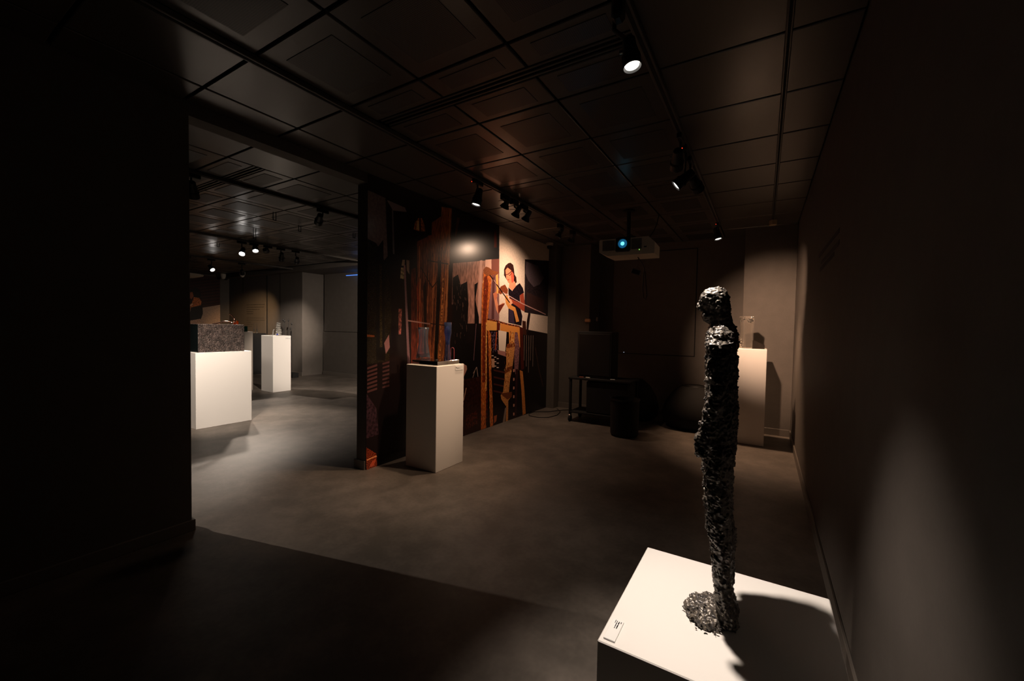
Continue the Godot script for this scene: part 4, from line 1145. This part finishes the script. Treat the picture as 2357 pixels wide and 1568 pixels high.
	var wd: float = on_z(611, 700, -6.446).x - x0.x
	var top := on_z(567, 697, -6.446).y
	var s := soup()
	var xl: float = x0.x + 12.95
	var yb := top - 1.5
	s.quad(Vector3(xl, yb, 0.004), Vector3(xl + wd, yb, 0.004), Vector3(xl + wd, yb - 0.92, 0.004), Vector3(xl, yb - 0.92, 0.004), Vector3.BACK)
	var tm := mat(Color.WHITE, 0.75)
	tm.albedo_texture = ImageTexture.create_from_image(im)
	part("printed_film", s, tm, t)
	part("film_edge", soup().box(Vector3(xl + wd / 2, yb - 0.46, 0.001), Vector3(wd, 0.92, 0.004)), M.wall, t)
	# blue light strip high on the wall
	var a := on_z(797, 634.5, -7.0); var e := on_z(850, 631, -7.0)
	t = thing("blue_light_strip", "thin blue light strip high on the side-room wall", "light strip", a)
	part("tube", soup().tube([Vector3.ZERO, e - a], 0.012, 8), glow(Color(0.1, 0.5, 0.95), 0.75), t)
	part("channel", soup().box((e - a) / 2 + Vector3(0, 0.004, -0.02), Vector3(e.x - a.x, 0.03, 0.02), 0.002), M.black, t)
	var l := OmniLight3D.new()
	l.name = "strip_light"; l.light_color = Color(0.2, 0.6, 1.0); l.light_energy = 0.005; l.light_size = 0.1; l.omni_range = 12.0; l.omni_attenuation = 2.0; l.shadow_enabled = true
	t.add_child(l)
	l.position = (e - a) / 2 + Vector3(0, -0.02, 0.06)


# ---------- detectors, brackets and other small fittings
func small_fittings() -> void:
	var c := on_y(1265, 562, 2.78)
	c = Vector3(-3.1, 2.78, -6.2)
	var t := thing("smoke_detector", "white round detector on the ceiling over the far mural edge", "detector", Vector3(on_x(1265, 565, -3.14).x, CEIL, on_x(1265, 565, -3.14).z))
	part("base", soup().lathe([Vector2(0, 0), Vector2(0.062, 0), Vector2(0.062, -0.03), Vector2(0.05, -0.045), Vector2(0, -0.045)], 24), M.plastic, t)
	part("dome", soup().lathe([Vector2(0.045, -0.045), Vector2(0.042, -0.075), Vector2(0.025, -0.095), Vector2(0, -0.1)], 24, Transform3D(), true), M.black, t)
	c = on_y(1779, 512, CEIL - 0.05)
	t = thing("ceiling_sensor_box", "small beige box at the end of the narrow black track", "sensor", Vector3(0.057, CEIL - 0.01, c.z))
	part("case", soup().box(Vector3(0, -0.045, 0), Vector3(0.07, 0.07, 0.07), 0.008, Basis(Vector3.UP, 0.5)), mat(rgb(190, 165, 130), 0.55), t)
	part("fixing", soup().box(Vector3(0, -0.006, 0), Vector3(0.03, 0.02, 0.03)), M.black, t)
	for q in [[558, 646, "white dome detector under the soffit above the printed text"], [471, 641, "small white detector on the ceiling in front of the far mural"]]:
		var p := on_z(q[0], q[1], -6.1)
		t = thing("dome_detector", q[2], "detector", Vector3(maxf(p.x, -14.0), CEIL, -6.1))
		part("base", soup().lathe([Vector2(0, 0.02), Vector2(0.07, 0.02), Vector2(0.07, -0.06), Vector2(0, -0.06)], 20), M.plastic, t)
		part("dome", soup().lathe([Vector2(0.06, -0.06), Vector2(0.055, -0.1), Vector2(0.03, -0.13), Vector2(0, -0.135)], 20, Transform3D(), true), M.plastic, t)
	# unlit round ceiling lamp
	var p := on_x(430, 636, -12.2)
	t = thing("round_ceiling_lamp", "large unlit white round lamp hanging low before the far mural", "ceiling lamp", Vector3(-12.2, CEIL, p.z + 0.1))
	part("shade", soup().lathe([Vector2(0, p.y - CEIL - 0.04), Vector2(0.25, p.y - CEIL - 0.03), Vector2(0.42, p.y - CEIL + 0.02), Vector2(0.43, p.y - CEIL + 0.05), Vector2(0, p.y - CEIL + 0.07)], 40, Transform3D(), true), M.plastic, t)
	part("stem", soup().tube([Vector3(0, 0, 0), Vector3(0, p.y - CEIL + 0.06, 0)], 0.012, 8), M.black, t)
	# hanging brackets
	for q in [[632, 489, 507], [690, 519, 533], [586, 526, 551], [502, 560, 568], [433, 572, 582], [815, 537, 547]]:
		var top := on_y(q[0], q[1], CEIL)
		var low := on_z(q[0], q[2], top.z)
		var h := clampf(top.y - low.y, 0.06, 0.2)
		t = thing("ceiling_hook", "small dark rectangular hanging hook on the side-room ceiling", "hook", Vector3(top.x, CEIL, top.z), "hanging hooks on the side-room ceiling")
		var w := 0.018
		for r in [[Vector3(0, 0, -w), Vector3(0, -h, -w)], [Vector3(0, 0, w), Vector3(0, -h, w)]]:
			part("side_bar", soup().tube(r, 0.005, 6), M.black, t)
		part("cross_bar", soup().tube([Vector3(0, -h, -w - 0.004), Vector3(0, -h, w + 0.004)], 0.006, 6), M.black, t)
	# strokes of wall writing seen at a slant
	t = thing("wall_lettering", "faint dark slanting strokes of writing high on the grey wall", "lettering", Vector3(0.35, 2.1, -3.0))
	for q in [[1932, 530, 1885, 590], [1932, 557, 1890, 606], [1920, 585, 1887, 622]]:
		var a := on_x(q[0], q[1], 0.349) - Vector3(0.35, 2.1, -3.0)
		var b := on_x(q[2], q[3], 0.349) - Vector3(0.35, 2.1, -3.0)
		var d := (b - a).normalized()
		var up := Vector3.RIGHT.cross(d) * 0.025
		part("stroke", soup().box((a + b) / 2, Vector3((b - a).length(), 0.03, 0.002), 0.0, Basis(d, up.normalized(), d.cross(up.normalized()))), M.ink, t)
